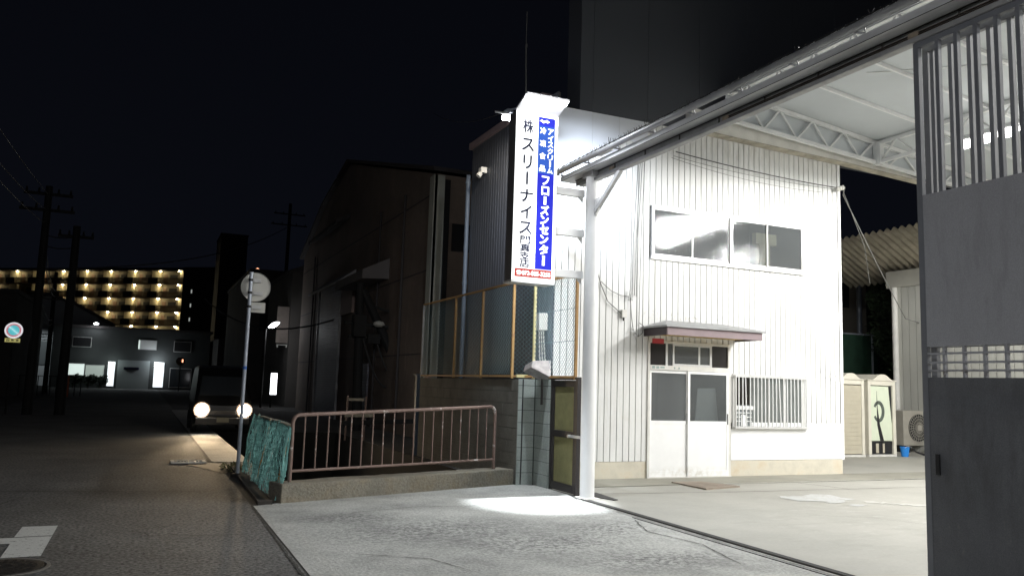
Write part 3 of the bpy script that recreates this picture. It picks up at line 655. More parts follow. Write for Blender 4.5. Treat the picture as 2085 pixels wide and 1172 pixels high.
# ================================================================== POLE, SIGN
t = thing('gate_post', 'thick round white steel post carrying the gate beam and sign', 'post', (5.97, 10.45, 0))
s = MB(); s.cyl((5.97, 10.45, 0.0), (5.97, 10.45, 4.76), .105, n=28); s.build('post', M_white, t, smooth=True)
s = MB(); s.box(5.83, 6.11, 10.31, 10.59, .006, .022); s.build('base_plate', M_whiteoff, t)
s = MB(); s.bar((5.97, 10.37, 4.20), (5.97, 9.66, 4.70), .06, .06); s.build('brace', M_beam, t)
s = MB(); s.prism([(10.36, 4.12), (10.20, 4.30), (10.22, 4.42), (10.36, 4.40)], 'x', 5.955, 5.985); s.build('gusset', M_white, t)
SX0, SX1, SY, SZ0, SZ1 = 4.665, 5.335, 10.45, 3.10, 5.60
sg = thing('lightbox_sign', 'tall white and blue illuminated sign box with Japanese lettering beside the gate post', 'sign', (5.0, 10.5, 3.1))
s = MB(); s.box(SX0, SX1, SY + .004, SY + .25, SZ0, SZ1); s.build('cabinet', mat("dark cabinet", (0.09, 0.09, 0.10), .5), sg)
s = MB(); s.box(SX0 - .002, SX1 + .002, SY - .012, SY + .004, SZ0, SZ1); s.build('face_panel', E_sign, sg)
s = MB(); s.box(SX0 - .012, SX1 + .012, SY - .02, SY + .27, SZ0 - .035, SZ0 - .002); s.box(SX1 + .003, SX1 + .013, SY - .02, SY + .27, SZ0, SZ1)
s.build('frame', M_alu, sg)
for (a_, b_) in ((3.278, 4.70), (5.42, 5.552)): MB().box(5.022, 5.292, SY - .018, SY - .0125, a_, b_).build('blue_band', E_signblue, sg)
s = MB(); s.box(5.022, 5.292, SY - .0182, SY - .0125, 4.70, 5.42); s.build('blue_band', E_signblue2, sg)
s = MB(); s.box(4.705, 5.290, SY - .018, SY - .0125, 3.148, 3.268); s.build('red_band', E_signred, sg)
def glyphs(name, items, m, bold, y_):
    s = MB()
    for (ch, cx, cz, wd, h, rot) in items:
        v, f = text(ch, cx, cz, h, wd, y_, m, sg, name, 0.0, rot)
        n_ = 6 if bold > .0005 else 1
        for k in range(n_):
            bo = bold * (.75 if ch in '門真支店' else 1)
            dx, dz = (bo * math.cos(k * 1.047), bo * math.sin(k * 1.047)) if n_ > 1 else (0, 0)
            if ch == 'ー': dz = 0
            s.add([(q[0] + dx, q[1] - k * .0003, q[2] + dz) for q in v], f)
    me = s.build(name, m, sg)
    return me
Yt = SY - .0215
H = math.pi / 2
XA = 4.855
glyphs('lettering', [('株', XA, 5.38, .17, .20, 0), ('ス', XA, 5.10, .19, .18, 0), ('リ', XA, 4.84, .13, .20, 0), ('ー', XA, 4.60, .025, .19, H), ('ナ', XA, 4.34, .20, .19, 0),
                     ('イ', XA, 4.10, .17, .19, 0), ('ス', XA, 3.86, .20, .18, 0), ('門', XA, 3.685, .155, .11, 0), ('真', XA, 3.57, .165, .11, 0), ('支', XA, 3.455, .165, .115, 0), ('店', XA, 3.345, .155, .115, 0)], M_navytext, 0.0048, Yt)
XB = 5.155
glyphs('bold_lettering', [('フ', XB, 4.60, .115, .125, 0), ('ロ', XB, 4.445, .115, .12, 0), ('ー', XB, 4.30, .03, .125, H), ('ズ', XB, 4.155, .13, .13, 0), ('ン', XB, 4.01, .125, .12, 0),
                          ('セ', XB, 3.865, .13, .125, 0), ('ン', XB, 3.72, .125, .12, 0), ('タ', XB, 3.57, .13, .13, 0), ('ー', XB, 3.41, .03, .145, H)], E_sign, 0.0065, Yt)
XC, XD = 5.095, 5.222
glyphs('small_lettering', [('冷', XC, 5.345, .095, .095, 0), ('凍', XC, 5.155, .095, .095, 0), ('食', XC, 4.965, .095, .095, 0), ('品', XC, 4.775, .095, .09, 0)] +
       [(c, XD, 5.345 - i * .098, (.085 if c != 'ー' else .022), .082, (0 if c != 'ー' else H)) for i, c in enumerate('アイスクリーム')], E_sign, 0.004, Yt)
s = MB()
for (ch, cx_, wd_) in (('☎', 4.765, .075), ('072-885-3255', 5.043, .455)):
    v, f = text(ch, cx_, 3.206, .062, wd_, Yt, None, None, 'g')
    for k in range(6): s.add([(q[0] + .0022 * math.cos(k * 1.047), q[1] - k * .0003, q[2] + .0018 * math.sin(k * 1.047)) for q in v], f)
s.build('phone_number', E_sign, sg)
s = MB(); s.prism([(5.03, 5.488), (5.07, 5.515), (5.10, 5.495), (5.15, 5.515), (5.20, 5.492), (5.165, 5.468), (5.13, 5.482), (5.10, 5.458), (5.07, 5.48)], 'y', SY - .0225, SY - .0195); s.build('wave_mark', E_sign, sg)
# hoods with lamps along the top, one to each side
for side in (-1, 1):
    y0 = SY if side < 0 else SY + .25; hl_, hz_ = (.36, .13) if side < 0 else (.56, .20)
    s = MB(); s.hexa([(SX0 - .01, y0, SZ1 + .005), (SX1 + .01, y0, SZ1 + .005), (SX1 + .01, y0 + side * hl_, SZ1 + hz_ + .005), (SX0 - .01, y0 + side * hl_, SZ1 + hz_ + .005),
                      (SX0 - .01, y0, SZ1 + .03), (SX1 + .01, y0, SZ1 + .03), (SX1 + .01, y0 + side * hl_, SZ1 + hz_ + .03), (SX0 - .01, y0 + side * hl_, SZ1 + hz_ + .03)])
    hood = s.build('hood', E_hood, sg)
    s = MB()
    for k in range(6):
        x = SX0 + .06 + k * .11
        s.lathe([(.008, .045), (.042, .03), (.052, 0), (.042, -.026), (.01, -.036)], (x, y0 + side * .325, SZ1 + (.095 if side < 0 else .06)), 12)
    s.build('led_row', E_led, hood)
light('sign_lamp_light', 'SPOT', (5.05, SY - .30, SZ1 + .04), 5600, (.88, .94, 1.0), sg, .05, (5.10, SY - .25, 0), 24, .8)
light('sign_lamp_light', 'SPOT', (5.0, SY - .37, SZ1 + .06), 700, (.88, .94, 1.0), sg, .06, (5.0, SY - 2.6, 0), 100, 1.0)
light('sign_lamp_light', 'SPOT', (5.15, SY + .25 + .15, SZ1 + .012), 1500, (.80, .88, 1.0), sg, .05, (6.35, FY, 5.2), 72, 1.0)
light('sign_lamp_light', 'SPOT', (5.15, SY + .25 + .3, SZ1 + .03), 1700, (.88, .94, 1.0), sg, .05, (5.75, 12.6, 0), 55, 1.0)
# arms from the post to the sign
for z0, h_ in ((4.46, .11), (3.845, .11), (3.215, .11)):
    s = MB(); s.box(SX1 + .013, 5.88, 10.53, 10.62, z0, z0 + h_); s.build('arm', M_white, sg)
    s = MB(); s.prism([(5.87, z0 - .002), (5.87, z0 - .10), (5.78, z0 - .002)], 'y', 10.57, 10.58); s.build('gusset', M_white, sg)

# ================================================================== GATE BEAM
bm_ = thing('gate_beam', 'long grey overhead steel beam with sliding track and rusty seams above the gateway', 'beam', (5.97, 5, 4.7))
s = MB(); s.box(5.80, 6.14, -3, 11.2, 4.836, 4.915); s.build('beam', M_beam, bm_, bevel=.004)
s = MB(); s.box(5.976, 6.0, -3, 11.0, 4.747, 4.834); s.build('web', mat("web grey", (0.24, 0.245, 0.24), .6, var=.3, vscale=4), bm_)
s = MB(); s.box(5.93, 6.03, -3, 10.82, 4.695, 4.745); s.build('track', M_rail, bm_, bevel=.01)
s = MB()
for k in range(18):
    yb = 10.6 - k * .78; s.box(5.962, 5.974, yb - .008, yb + .008, 4.748, 4.832)
s.box(5.7965, 5.799, -3, 11.2, 4.836, 4.842); s.box(5.960, 5.975, -3, 11.0, 4.826, 4.834)
s.build('stiffener', M_seam, bm_)
s = MB(); s.box(5.958, 5.974, -3, 7.3, 4.782, 4.790); s.box(5.958, 5.974, -3, 7.3, 4.762, 4.769); s.box(5.958, 5.974, 7.3, 11.0, 4.750, 4.756); s.build('conduit', mat("rusty strip", (0.06, 0.045, 0.035), .8, var=.4, vscale=4), bm_)
s = MB()
for yb in (9.9, 7.35, 4.8): s.box(5.95, 5.975, yb - .05, yb + .05, 4.752, 4.80)
s.build('joint_plate', mat("rust plate", (0.30, 0.25, 0.19), .8, var=.3, vscale=9), bm_)
s = MB(); s.box(5.87, 6.07, 10.3, 10.6, 4.76, 4.834); s.build('cap_plate', M_rail, bm_)
gt = thing('rain_gutter', 'round grey gutter pipe with spikes running above the gate beam', 'gutter', (5.75, 5, 5.0))
s = MB(); s.cyl((5.75, -3, 4.985), (5.75, 11.5, 4.985), .042, n=14); s.build('pipe', M_gutter, gt, smooth=True)
s = MB()
for k in range(16):
    yb = 11.1 - k * .85
    s.bar((5.76, yb, 4.95), (5.83, yb + .05, 4.925), .012, .02); s.bar((5.76, yb + .12, 4.95), (5.83, yb + .05, 4.925), .012, .02)
s.build('bracket', M_gutter, gt)
s = MB(); rnd = random.Random(3); yb = 11.4
while yb > 3:
    L_ = rnd.uniform(.05, .3)
    MB().box(5.765, 5.775, yb - L_, yb, 5.035, 5.052).build('glint_strip', M_white, gt); yb -= L_ + rnd.uniform(.05, .25)  # short white pieces paint broken glints along the gutter top
s = MB()
for k in range(62):
    yb = 11.45 - k * .13 - rnd.uniform(0, .03); h_ = .06 if k % 7 else .11
    if k > 22: h_ *= .6
    s.cyl((5.75, yb, 5.02), (5.75, yb + .03, 5.03 + h_), .006, .004, n=4); s.cyl((5.75, yb, 5.02), (5.75, yb - .035, 5.03 + h_ * .75), .006, .004, n=4)
s.cyl((5.75, 11.4, 5.045), (5.75, -3, 5.045), .006, n=4)
s.build('spikes', M_spike, gt)
s = MB(); s.box(5.74, 5.80, 9.6, 9.95, 4.94, 4.962); s.build('flashing', M_whiteoff, gt)

# ================================================================== SLIDING GATE
def gate(name, label, x, yfar, ynear, bars, mats, hole=True, y_first=None):
    t = thing(name, label, 'gate', (x, yfar, 0))
    s = MB(); s.box(x - .02, x + .02, ynear, yfar, 2.026, 3.32); s.build('upper_panel', mats[0], t)
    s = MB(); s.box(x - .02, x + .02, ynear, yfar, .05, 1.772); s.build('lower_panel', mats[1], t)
    s = MB()
    ys = [yfar - .035 - .1765 * k for k in range(int((yfar - ynear) / .1765))]
    s.box(x - .02, x + .02, yfar - .036, yfar, 1.772, 2.026)
    for k, y_ in enumerate(ys if hole else ys[5:6]): s.box(x - .015, x + .015, y_ - .1765, y_ - .155, 1.772, 2.026)
    for (z0, z1) in (((1.821, 1.837), (1.886, 1.903), (1.960, 1.977)) if hole else ()): s.box(x - .019, x + .019, ynear, yfar - .036, z0, z1)
    s.build('lattice', mats[0], t)
    for y_ in bars:
        s = MB(); s.box(x - .02, x + .02, y_ - .036, y_, 3.32, 4.64); s.build('bar', mats[2], t)
    s = MB(); s.box(x - .022, x + .022, ynear, yfar, 4.64, 4.69); s.box(x - .022, x + .022, yfar - .002 - .05, yfar + .001, .05, 4.64); s.build('frame', mats[2], t)
    return t
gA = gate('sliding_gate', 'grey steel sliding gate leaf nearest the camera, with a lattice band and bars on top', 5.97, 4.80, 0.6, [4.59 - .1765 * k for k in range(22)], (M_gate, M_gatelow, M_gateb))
s = MB(); s.box(5.935, 5.949, 4.655, 4.69, .985, 1.15); s.build('handle', M_black, gA)
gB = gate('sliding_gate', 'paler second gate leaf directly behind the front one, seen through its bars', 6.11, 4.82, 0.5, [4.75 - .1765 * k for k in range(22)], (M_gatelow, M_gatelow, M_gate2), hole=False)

# ================================================================== CANOPY
def cz(x): return 7.04 - .106 * (x - 13.92)
cn = thing('yard_canopy', 'lit pale sheet canopy with white lattice trusses over the yard', 'canopy', (14, 5, 6))
s = MB(); s.hexa([(9.95, -6, cz(9.95)), (26, -6, cz(26)), (26, 12.3, cz(26)), (9.95, 12.3, cz(9.95)), (9.95, -6, cz(9.95) + .06), (26, -6, cz(26) + .06), (26, 12.3, cz(26) + .06), (9.95, 12.3, cz(9.95) + .06)])
s.build('roof', M_ceiling, cn)
for k in range(1, 14):
    yb = 12.2 - 1.27 * k
    s = MB(); s.bar((9.95, yb, cz(9.95) - .035), (26, yb, cz(26) - .035), .05, .06); s.build('purlin', M_steel, cn)
def truss_x(yb):
    s = MB(); bz = lambda x: 6.56 - .075 * (x - 13.92)
    s.bar((9.95, yb, cz(9.95) - .05), (24, yb, cz(24) - .05), .07, .08); s.bar((9.95, yb, bz(9.95)), (24, yb, bz(24)), .07, .07)
    x = 9.97; up = False
    while x < 23.5:
        x2 = x + .43
        a, b = (x, yb, bz(x)), (x2, yb, cz(x2) - .06)
        if up: a, b = (x, yb, cz(x) - .06), (x2, yb, bz(x2))
        s.bar(a, b, .035, .035); up = not up; x = x2
    return s.build('truss', M_steel, cn)
truss_x(12.2)
def truss_y(xc):
    s = MB(); zt = cz(xc) - .07; zb = 6.56 - .075 * (xc - 13.92)
    s.bar((xc, -6, zt), (xc, 12.16, zt), .07, .07); s.bar((xc, -6, zb), (xc, 12.16, zb), .07, .07)
    yb = 12.1; up = False
    while yb > -5.5:
        y2 = yb - .42; a, b = (xc, yb, zb), (xc, y2, zt)
        if up: a, b = (xc, yb, zt), (xc, y2, zb)
        s.bar(a, b, .032, .032); up = not up; yb = y2
    return s.build('truss', M_steel, cn)
truss_y(13.92); truss_y(18.0); truss_y(10.0)
s = MB(); s.prism([(9.95, 6.88), (24, 5.83), (24, cz(24) - .02), (9.95, cz(9.95) - .02)], 'y', 12.26, 12.285); s.build('back_panel', M_ceiling, cn)
s = MB(); s.box(13.86, 13.98, 12.06, 12.24, 6.5, 7.0); s.build('node_plate', M_steel, cn)
s = MB(); s.tube([(11.3, 10.08, 7.31), (12.3, 8.86, 7.2), (13.9, 7.2, 7.0)], .01); s.build('tie_wire', M_steel, cn)
for (x, yb) in ((24.5, 11.9), (24.5, 3), (24.5, -5)):
    s = MB(); s.cyl((x, yb, 0), (x, yb, 5.85), .09, n=12); s.build('column', M_steel, cn)
# lamps under the cross truss
def lamp(x, yb, pw):
    t = thing('canopy_lamp', 'x', 'lamp', (x, yb, 6.44), 'fluorescent lamps in a row under the canopy truss')
    s = MB(); s.box(x - .07, x + .07, yb - .16, yb + .16, 6.49, 6.52); s.build('lamp_housing', M_steel, t)
    s = MB(); n = 14
    prof = []
    for i in range(9):
        a_ = math.pi * i / 8; prof.append((max(.004, .095 * math.sin(a_) ** .7), -.20 * math.cos(a_)))
    s.lathe(prof, (x, yb, 6.43), n, 'y'); s.build('tube', E_tube, t, smooth=True)
    light('tube_light', 'SPOT', (x, yb, 6.31), pw, (1, .99, .97), t, .12, (x, yb, 0), 179, .15)
    return t
ys = [10.15, 9.73, 9.31, 8.89, 7.9, 6.6, 5.2, 3.4, 1.4]
L0 = lamp(13.92, ys[0], 40); L0['label'] = 'glowing canopy lamp nearest the office, leftmost of the lit row'
ords = ['second', 'third', 'fourth', 'fifth', 'sixth', 'seventh', 'eighth', 'ninth']
L1 = lamp(13.92, ys[4], 900); L1['label'] = ords[3] + ' glowing canopy lamp counted from the left of the row'
for i, yb in enumerate(ys[1:]):
    if i == 3: continue
    dup(L0 if i < 3 else L1, (13.92, yb, 6.44), '%s glowing canopy lamp counted from the left of the row' % ords[i])
L2 = lamp(13.92, 12, 400); L2.location = (10.02, 5.6, 6.80); L2['label'] = 'added fill lamp at the near canopy edge, hidden behind the gate beam'  # unseen lamps added to even out the light on the office wall
LC = [dup(L2, (10.02, 2.6, 6.80))]
LB = [dup(L1, (18.0, yb, 6.13), 'added fill lamp deep under the canopy, hidden behind the gate') for yb in (8.5, 3.5)]  # further unseen lamps added to brighten the yard interior

# ================================================================== BLOCK WALL + CHAIN LINK
bw = thing('block_wall', 'green-grey concrete block wall by the canal with an open corner', 'wall', (5.7, 14, 0))
s = MB()
def blocks_y(x0, x1, y0, y1, z0, z1, s, bl=.40, bh=.2):
    z = z0; row = 0
    while z < z1 - .01:
        yb = y0 - (bl / 2 if row % 2 else 0)
        while yb < y1:
            a_, b_ = max(yb, y0), min(yb + bl, y1)
            if b_ - a_ > .02: s.box(x0, x1, a_ + .004, b_ - .004, z + .004, min(z + bh, z1) - .004)
            yb += bl
        z += bh; row += 1
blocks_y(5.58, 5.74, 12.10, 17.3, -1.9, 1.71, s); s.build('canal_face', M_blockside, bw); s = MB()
z = -.0; row = 0
while z < 1.70:
    zt = min(z + .2, 1.71)
    for (a_, b_) in ([(5.59, 5.66), (5.668, 5.87)]): s.box(a_ if a_ > 5.6 else 5.582, b_, 12.075, 12.097, z + .004, zt - .004)
    z += .2
blocks_y(5.885, 5.99, 11.57, 12.07, 0, 1.71, s)
s.build('blocks', M_block, bw)
s = MB(); s.box(5.60, 5.72, 12.13, 17.28, -1.9, 1.69); s.box(5.60, 5.88, 12.083, 12.14, 0, 1.70); s.box(5.89, 5.98, 11.59, 12.10, 0, 1.70); s.box(5.99, 6.41, 12.02, 12.14, 0, 1.69); s.build('mortar', M_mortar, bw)
s = MB(); s.tube([(5.654, 12.06, 1.7), (5.652, 12.06, 1.2), (5.656, 12.06, .6), (5.65, 12.06, .02)], .010); s.build('cable', M_black, bw)
cf = thing('chain_link_fence', 'chain-link fence with rusty yellow posts standing on the block wall', 'fence', (5.58, 14, 1.71))
ZB, ZT = 1.78, 3.32
for (x, y_, m_) in [(5.58, 12.36, M_rustpost), (5.58, 13.74, M_rustpost), (5.58, 15.17, M_rustpost), (5.58, 17.25, M_rail), (5.90, 12.20, M_yellow), (5.93, 10.80, M_rustpost)]:
    s = MB(); s.bar((x, y_, 1.712), (x, y_, 3.33), .04, .04); s.build('post', m_, cf)
s = MB()
for (a_, b_) in [((5.58, 12.38), (5.58, 17.25)), ((5.90, 12.2), (5.93, 10.8))]:
    for z in (ZB - .03, ZT): s.bar((*a_, z), (*b_, z), .035, .035)
s.bar((5.58, 12.36, ZB - .03), (5.9, 12.2, ZB - .03), .035, .035)
s.build('rail', M_rustpost, cf)
s = MB(); s.box(5.60, 5.88, 12.25, 12.29, 3.29, 3.35); s.box(5.62, 5.82, 12.25, 12.29, 1.73, 1.78); s.build('yellow_plate', M_yellow, cf)
def chain(a, b, z0, z1, pitch, r, s):
    a = Vector((*a, 0)); b = Vector((*b, 0)); L = (b - a).length; d = (b - a) / L; Hh = z1 - z0
    nrm = Vector((-d.y, d.x, 0)) * r * 1.1
    for sg_ in (1, -1):
        u = -Hh
        while u < L:
            t0, t1 = max(0, -u / Hh), min(1, (L - u) / Hh)
            if t1 - t0 > .02:
                p = a + d * (u + Hh * t0); q = a + d * (u + Hh * t1)
                za, zb = z0 + Hh * t0, z0 + Hh * t1
                if sg_ < 0: za, zb = z1 - Hh * t0, z1 - Hh * t1
                s.cyl(p + nrm * sg_ + Vector((0, 0, za)), q + nrm * sg_ + Vector((0, 0, zb)), r, n=3, cap=False)
            u += pitch
s = MB(); chain((5.58, 12.38), (5.58, 17.2), ZB, ZT, .075, .0026, s); chain((5.60, 12.34), (5.89, 12.22), ZB, ZT, .075, .003, s); chain((5.90, 12.18), (5.93, 10.82), ZB, ZT, .075, .003, s)
s.build('mesh', M_wire, cf)
s = MB()
for z in (2.3, 2.8): s.cyl((5.9, 12.2, z), (5.93, 10.8, z), .004, n=4)
s.build('tension_wire', M_wire, cf)
# side door
dr = thing('side_door', 'narrow dark bronze door with two olive panels beside the white post', 'door', (5.95, 11.15, 0))
s = MB(); X0, X1 = 5.925, 5.975
s.box(X0, X1, 10.76, 10.83, .02, 1.70); s.box(X0, X1, 11.47, 11.55, .02, 1.70); s.box(X0, X1, 10.83, 11.47, 1.60, 1.70); s.box(X0, X1, 10.83, 11.47, .02, .14); s.box(X0, X1, 10.83, 11.47, .83, .93)
s.box(5.915, 5.985, 10.70, 10.755, .0, 1.75); s.box(5.915, 5.985, 11.555, 11.60, .0, 1.75); s.box(5.915, 5.985, 10.755, 11.555, 1.705, 1.75)
s.build('frame', M_doorf, dr, bevel=.004)
for (a_, b_) in ((.14, .83), (.93, 1.60)): MB().box(5.945, 5.955, 10.83, 11.47, a_, b_).build('panel', M_doorp, dr)
s = MB(); s.box(5.90, 5.92, 10.58, 10.86, .845, .885); s.cyl((5.91, 10.88, .865), (5.86, 10.88, .865), .025, n=10); s.build('latch', M_alu, dr)
t = thing('hooded_box', 'dented grey metal hood box tilted on top of the block wall', 'box', (5.75, 11.75, 1.7))
s = MB()
def tilt(p, c=(5.82, 11.75, 1.85), a_=math.radians(-14)):
    x, y_, z_ = p[0], p[1] - c[1], p[2] - c[2]
    return (x, c[1] + y_ * math.cos(a_) - z_ * math.sin(a_), c[2] + y_ * math.sin(a_) + z_ * math.cos(a_))
P = [(5.58, 11.62, 1.86), (5.92, 11.62, 1.70), (5.92, 11.92, 1.70), (5.58, 11.92, 1.86), (5.62, 11.62, 1.97), (5.95, 11.62, 1.99), (5.95, 11.92, 1.99), (5.62, 11.92, 1.97)]
s.hexa([tilt(p) for p in P]); s.build('casing', mat("grimy zinc", (0.40, 0.38, 0.38), .45, .4, var=.35, vscale=9), t, bevel=.01)
s = MB(); s.bar((5.87, 11.8, 1.3), (5.87, 11.8, 1.75), .03, .03); s.build('bracket', M_darkwall, t)

# ================================================================== PARAPET + RAILING
pp = MB()
a0, a1 = Vector((1.71, 10.86, 0)), Vector((5.585, 12.18, 0)); dd = (a1 - a0).normalized(); nn = Vector((-dd.y, dd.x, 0))
N = 30; vs = []
for i in range(N + 1):
    p = a0.lerp(a1, i / N); j = lambda: random.uniform(-.006, .006)
    q = p + nn * .36
    vs += [(p.x, p.y, -.02), (p.x + j(), p.y + j(), .245 + j()), (q.x + j(), q.y + j(), .245 + j()), (q.x, q.y, -.25)]
fs = []
for i in range(N):
    for k in range(4): fs.append((4 * i + k, 4 * i + (k + 1) % 4, 4 * i + 4 + (k + 1) % 4, 4 * i + 4 + k))
fs += [(0, 1, 2, 3), (4 * N, 4 * N + 1, 4 * N + 2, 4 * N + 3)]
pp.add(vs, fs)
tag(pp.build('parapet', M_conc, bevel=.012), 'low mossy concrete kerb wall under the pink railing', 'low wall')
rl = thing('railing', 'rusty pink tubular railing with rounded corners on the low wall by the canal', 'railing', (3.6, 11.6, .25))
def rp(u, z): # u 0..1 along
    p = a0.lerp(a1, (.19 + u * (3.60)) / 4.094) + nn * .16
    return Vector((p.x, p.y, z))
zt0, zt1 = 1.115, 1.245
top = [rp(0, .22), rp(0, 1.02)] + [rp(.003, 1.06), rp(.009, 1.095), rp(.022, 1.117)] + [rp(u, zt0 + (zt1 - zt0) * u) for u in (.1, .3, .5, .7, .9)] + [rp(.972, 1.243), rp(.988, 1.225), rp(.997, 1.185), rp(1.0, 1.14), rp(1.0, .22)]
s = MB(); s.tube(top, .026, 10); s.build('top_rail', M_rust, rl, smooth=True)
s = MB(); s.tube([rp(0, .385), rp(1, .40)], .019, 8); s.build('bottom_rail', M_rust, rl, smooth=True)
for k in range(19):
    u = (k + 1) / 20
    s = MB(); s.cyl(rp(u, .385 + .015 * u), rp(u, zt0 + (zt1 - zt0) * u), .0105, n=8); s.build('baluster', M_rust, rl, smooth=True)

# ================================================================== NET FENCE
nf = thing('net_fence', 'sagging green net fence with pale batten along the road edge', 'fence', (1.72, 12.7, 0))
rnd = random.Random(11)
def nsurf(u, v, ph):  # u along 0..1, v up 0..1
    y_ = 10.98 + u * 3.55; z_ = .03 + v * (.93 + .03 * math.sin(7 * u)); x_ = 1.66 + .13 * v + .06 * math.sin(9 * u + 3 * v + ph) * (1 - .5 * v) + .03 * math.sin(31 * u + ph)
    return Vector((x_, y_ + .03 * math.sin(12 * v + 20 * u), z_))
for ph in (0, 2.1):
    s = MB()
    for k in range(120):
        u0 = rnd.uniform(-.15, 1.1); du = rnd.uniform(-.16, .16); pts = []
        for i in range(13):
            v = i / 12; u = min(1, max(0, u0 + du * v + rnd.uniform(-.006, .006)))
            pts.append(nsurf(u, v * rnd.uniform(.96, 1) , ph) + Vector((rnd.uniform(-.01, .01), rnd.uniform(-.012, .012), 0)))
        s.tube(pts, .0045, 3)
    for k in range(26):
        v0 = rnd.uniform(.02, 1); pts = []
        for i in range(40):
            u = i / 39; pts.append(nsurf(u, min(1, max(0, v0 + .05 * math.sin(9 * u + k))), ph) + Vector((rnd.uniform(-.012, .012), 0, rnd.uniform(-.012, .012))))
        s.tube(pts, .0035, 3)
    s.build('net', M_net, nf)
for (y_, m_) in [(11.2, M_rustpost), (12.25, M_rust), (13.1, M_rustpost), (14.45, M_wood)]:
    s = MB(); s.cyl((1.68, y_, 0), (1.83, y_, .98), .016, n=8); s.build('post', m_, nf)
s = MB(); s.bar((1.80, 11.1, .985), (1.82, 12.6, .975), .07, .02); s.bar((1.80, 12.7, .975), (1.82, 14.1, .96), .06, .02); s.build('batten', M_wood, nf)
s = MB(); s.hexa([(1.42, 10.8, 0), (1.6, 10.8, 0), (1.62, 15.2, 0), (1.48, 15.2, 0), (1.42, 10.8, .05), (1.6, 10.8, .05), (1.62, 15.2, .05), (1.48, 15.2, .05)])
struct(s.build('kerb', mat("dark kerb", (0.05, 0.045, 0.04), .9, var=.5, vscale=5)))

# ================================================================== ROAD SIGN SEEN FROM BEHIND
rs = thing('road_sign', 'round road sign and small plate seen from behind on a slim grey pole', 'road sign', (1.48, 13.89, 0))
s = MB(); s.cyl((1.48, 13.89, 0), (1.48, 13.89, 3.30), .03, n=14); s.build('pole', M_pole, rs, smooth=True)
s = MB(); s.cyl((1.48, 13.89, 1.72), (1.48, 13.89, 1.77), .0315, n=14); s.build('band', M_blue, rs)
s = MB(); s.cyl((1.48, 13.89, 3.30), (1.48, 13.89, 3.32), .034, n=14); s.build('pole_cap', M_pole, rs)
s = MB(); s.lathe([(.002, 0), (.232, 0), (.240, -.012), (.240, .010), (.228, .004), (.002, .004)], (1.575, 13.965, 3.085), 40, 'y'); s.build('disc', M_signback, rs, smooth=True)
for (z, w_) in ((3.19, .2), (2.98, .24)):
    s = MB(); s.box(1.45, 1.45 + w_, 13.925, 13.962, z - .03, z + .03)
    for q in (.07, .14): s.box(1.47 + q, 1.49 + q, 13.918, 13.93, z - .02, z + .015)
    s.build('bracket', M_alu, rs)
    s = MB(); s.cyl((1.48, 13.89, z - .02), (1.48, 13.89, z + .02), .037, n=12); s.build('clamp', M_black, rs)
s = MB(); s.box(1.49, 1.745, 13.955, 13.962, 2.66, 2.83); s.build('plate', M_signback, rs, bevel=.02)
s = MB(); s.box(1.45, 1.68, 13.925, 13.954, 2.72, 2.78); s.build('bracket', M_alu, rs)
s = MB(); s.cyl((1.48, 13.89, 2.73), (1.48, 13.89, 2.77), .037, n=12); s.build('clamp', M_black, rs)
s = MB(); s.lathe([(.12, -.02), (.10, .05), (.032, .06)], (1.48, 13.89, 0), 14); s.build('footing', M_canal, rs)

# ================================================================== CAR
cr = thing('parked_van', 'dark boxy van facing the camera with both headlights blazing', 'van', (2.06, 24.0, 0))
def body(x0, x1):
    prof = [(24.00, .28), (23.97, .50), (24.02, .78), (24.20, 1.02), (24.62, 1.60), (24.85, 1.83), (25.6, 1.90), (27.2, 1.88), (27.38, 1.70), (27.42, .9), (27.40, .30)]
    s = MB(); n = len(prof); xs = [(-.74, -.04), (-.66, 0), (.66, 0), (.74, -.04)]
    vs = []
    for (dx, dz) in xs:
        for (y_, z_) in prof:
            k = max(0, (z_ - 1.0)) * .10 * (1 if dx < 0 else -1) * (1 if abs(dx) > .0 else 0)
            vs.append((2.06 + dx + k, y_ + (.03 if abs(dx) > .7 else 0) * (1 if y_ < 25.6 else -1), z_ + (dz if z_ > 1.5 else 0)))
    fs = []
    for j in range(3):
        for i in range(n): fs.append((j * n + i, j * n + (i + 1) % n, (j + 1) * n + (i + 1) % n, (j + 1) * n + i))
    fs += [tuple(range(n)), tuple(range(3 * n, 4 * n))]
    s.add(vs, fs); return s
body(0, 0).build('body', M_car, cr, bevel=.02)
s = MB(); s.hexa([(1.42, 24.215, 1.06), (2.70, 24.215, 1.06), (2.70, 24.30, 1.06), (1.42, 24.30, 1.06), (1.50, 24.60, 1.58), (2.62, 24.60, 1.58), (2.62, 24.70, 1.58), (1.50, 24.70, 1.58)]); s.build('windscreen', M_glass, cr)
s = MB(); s.box(1.34, 2.78, 23.90, 24.05, .26, .46); s.build('bumper', mat("grey bumper", (.03, .028, .026), .6), cr, bevel=.03)
s = MB(); s.box(1.90, 2.22, 23.885, 23.898, .33, .46); s.build('number_plate', M_plate, cr)
s = MB(); s.box(1.66, 2.44, 23.945, 23.975, .54, .64); s.box(1.66, 2.44, 23.93, 23.945, .585, .60); s.build('grille', mat("grille", (.10, .09, .08), .4, .5), cr)
for x in (1.45, 2.67):
    s = MB(); s.box(x - .09, x - .0, 24.45, 24.55, 1.1, 1.25) if x < 2 else s.box(x, x + .09, 24.45, 24.55, 1.1, 1.25); s.build('mirror', M_car, cr)
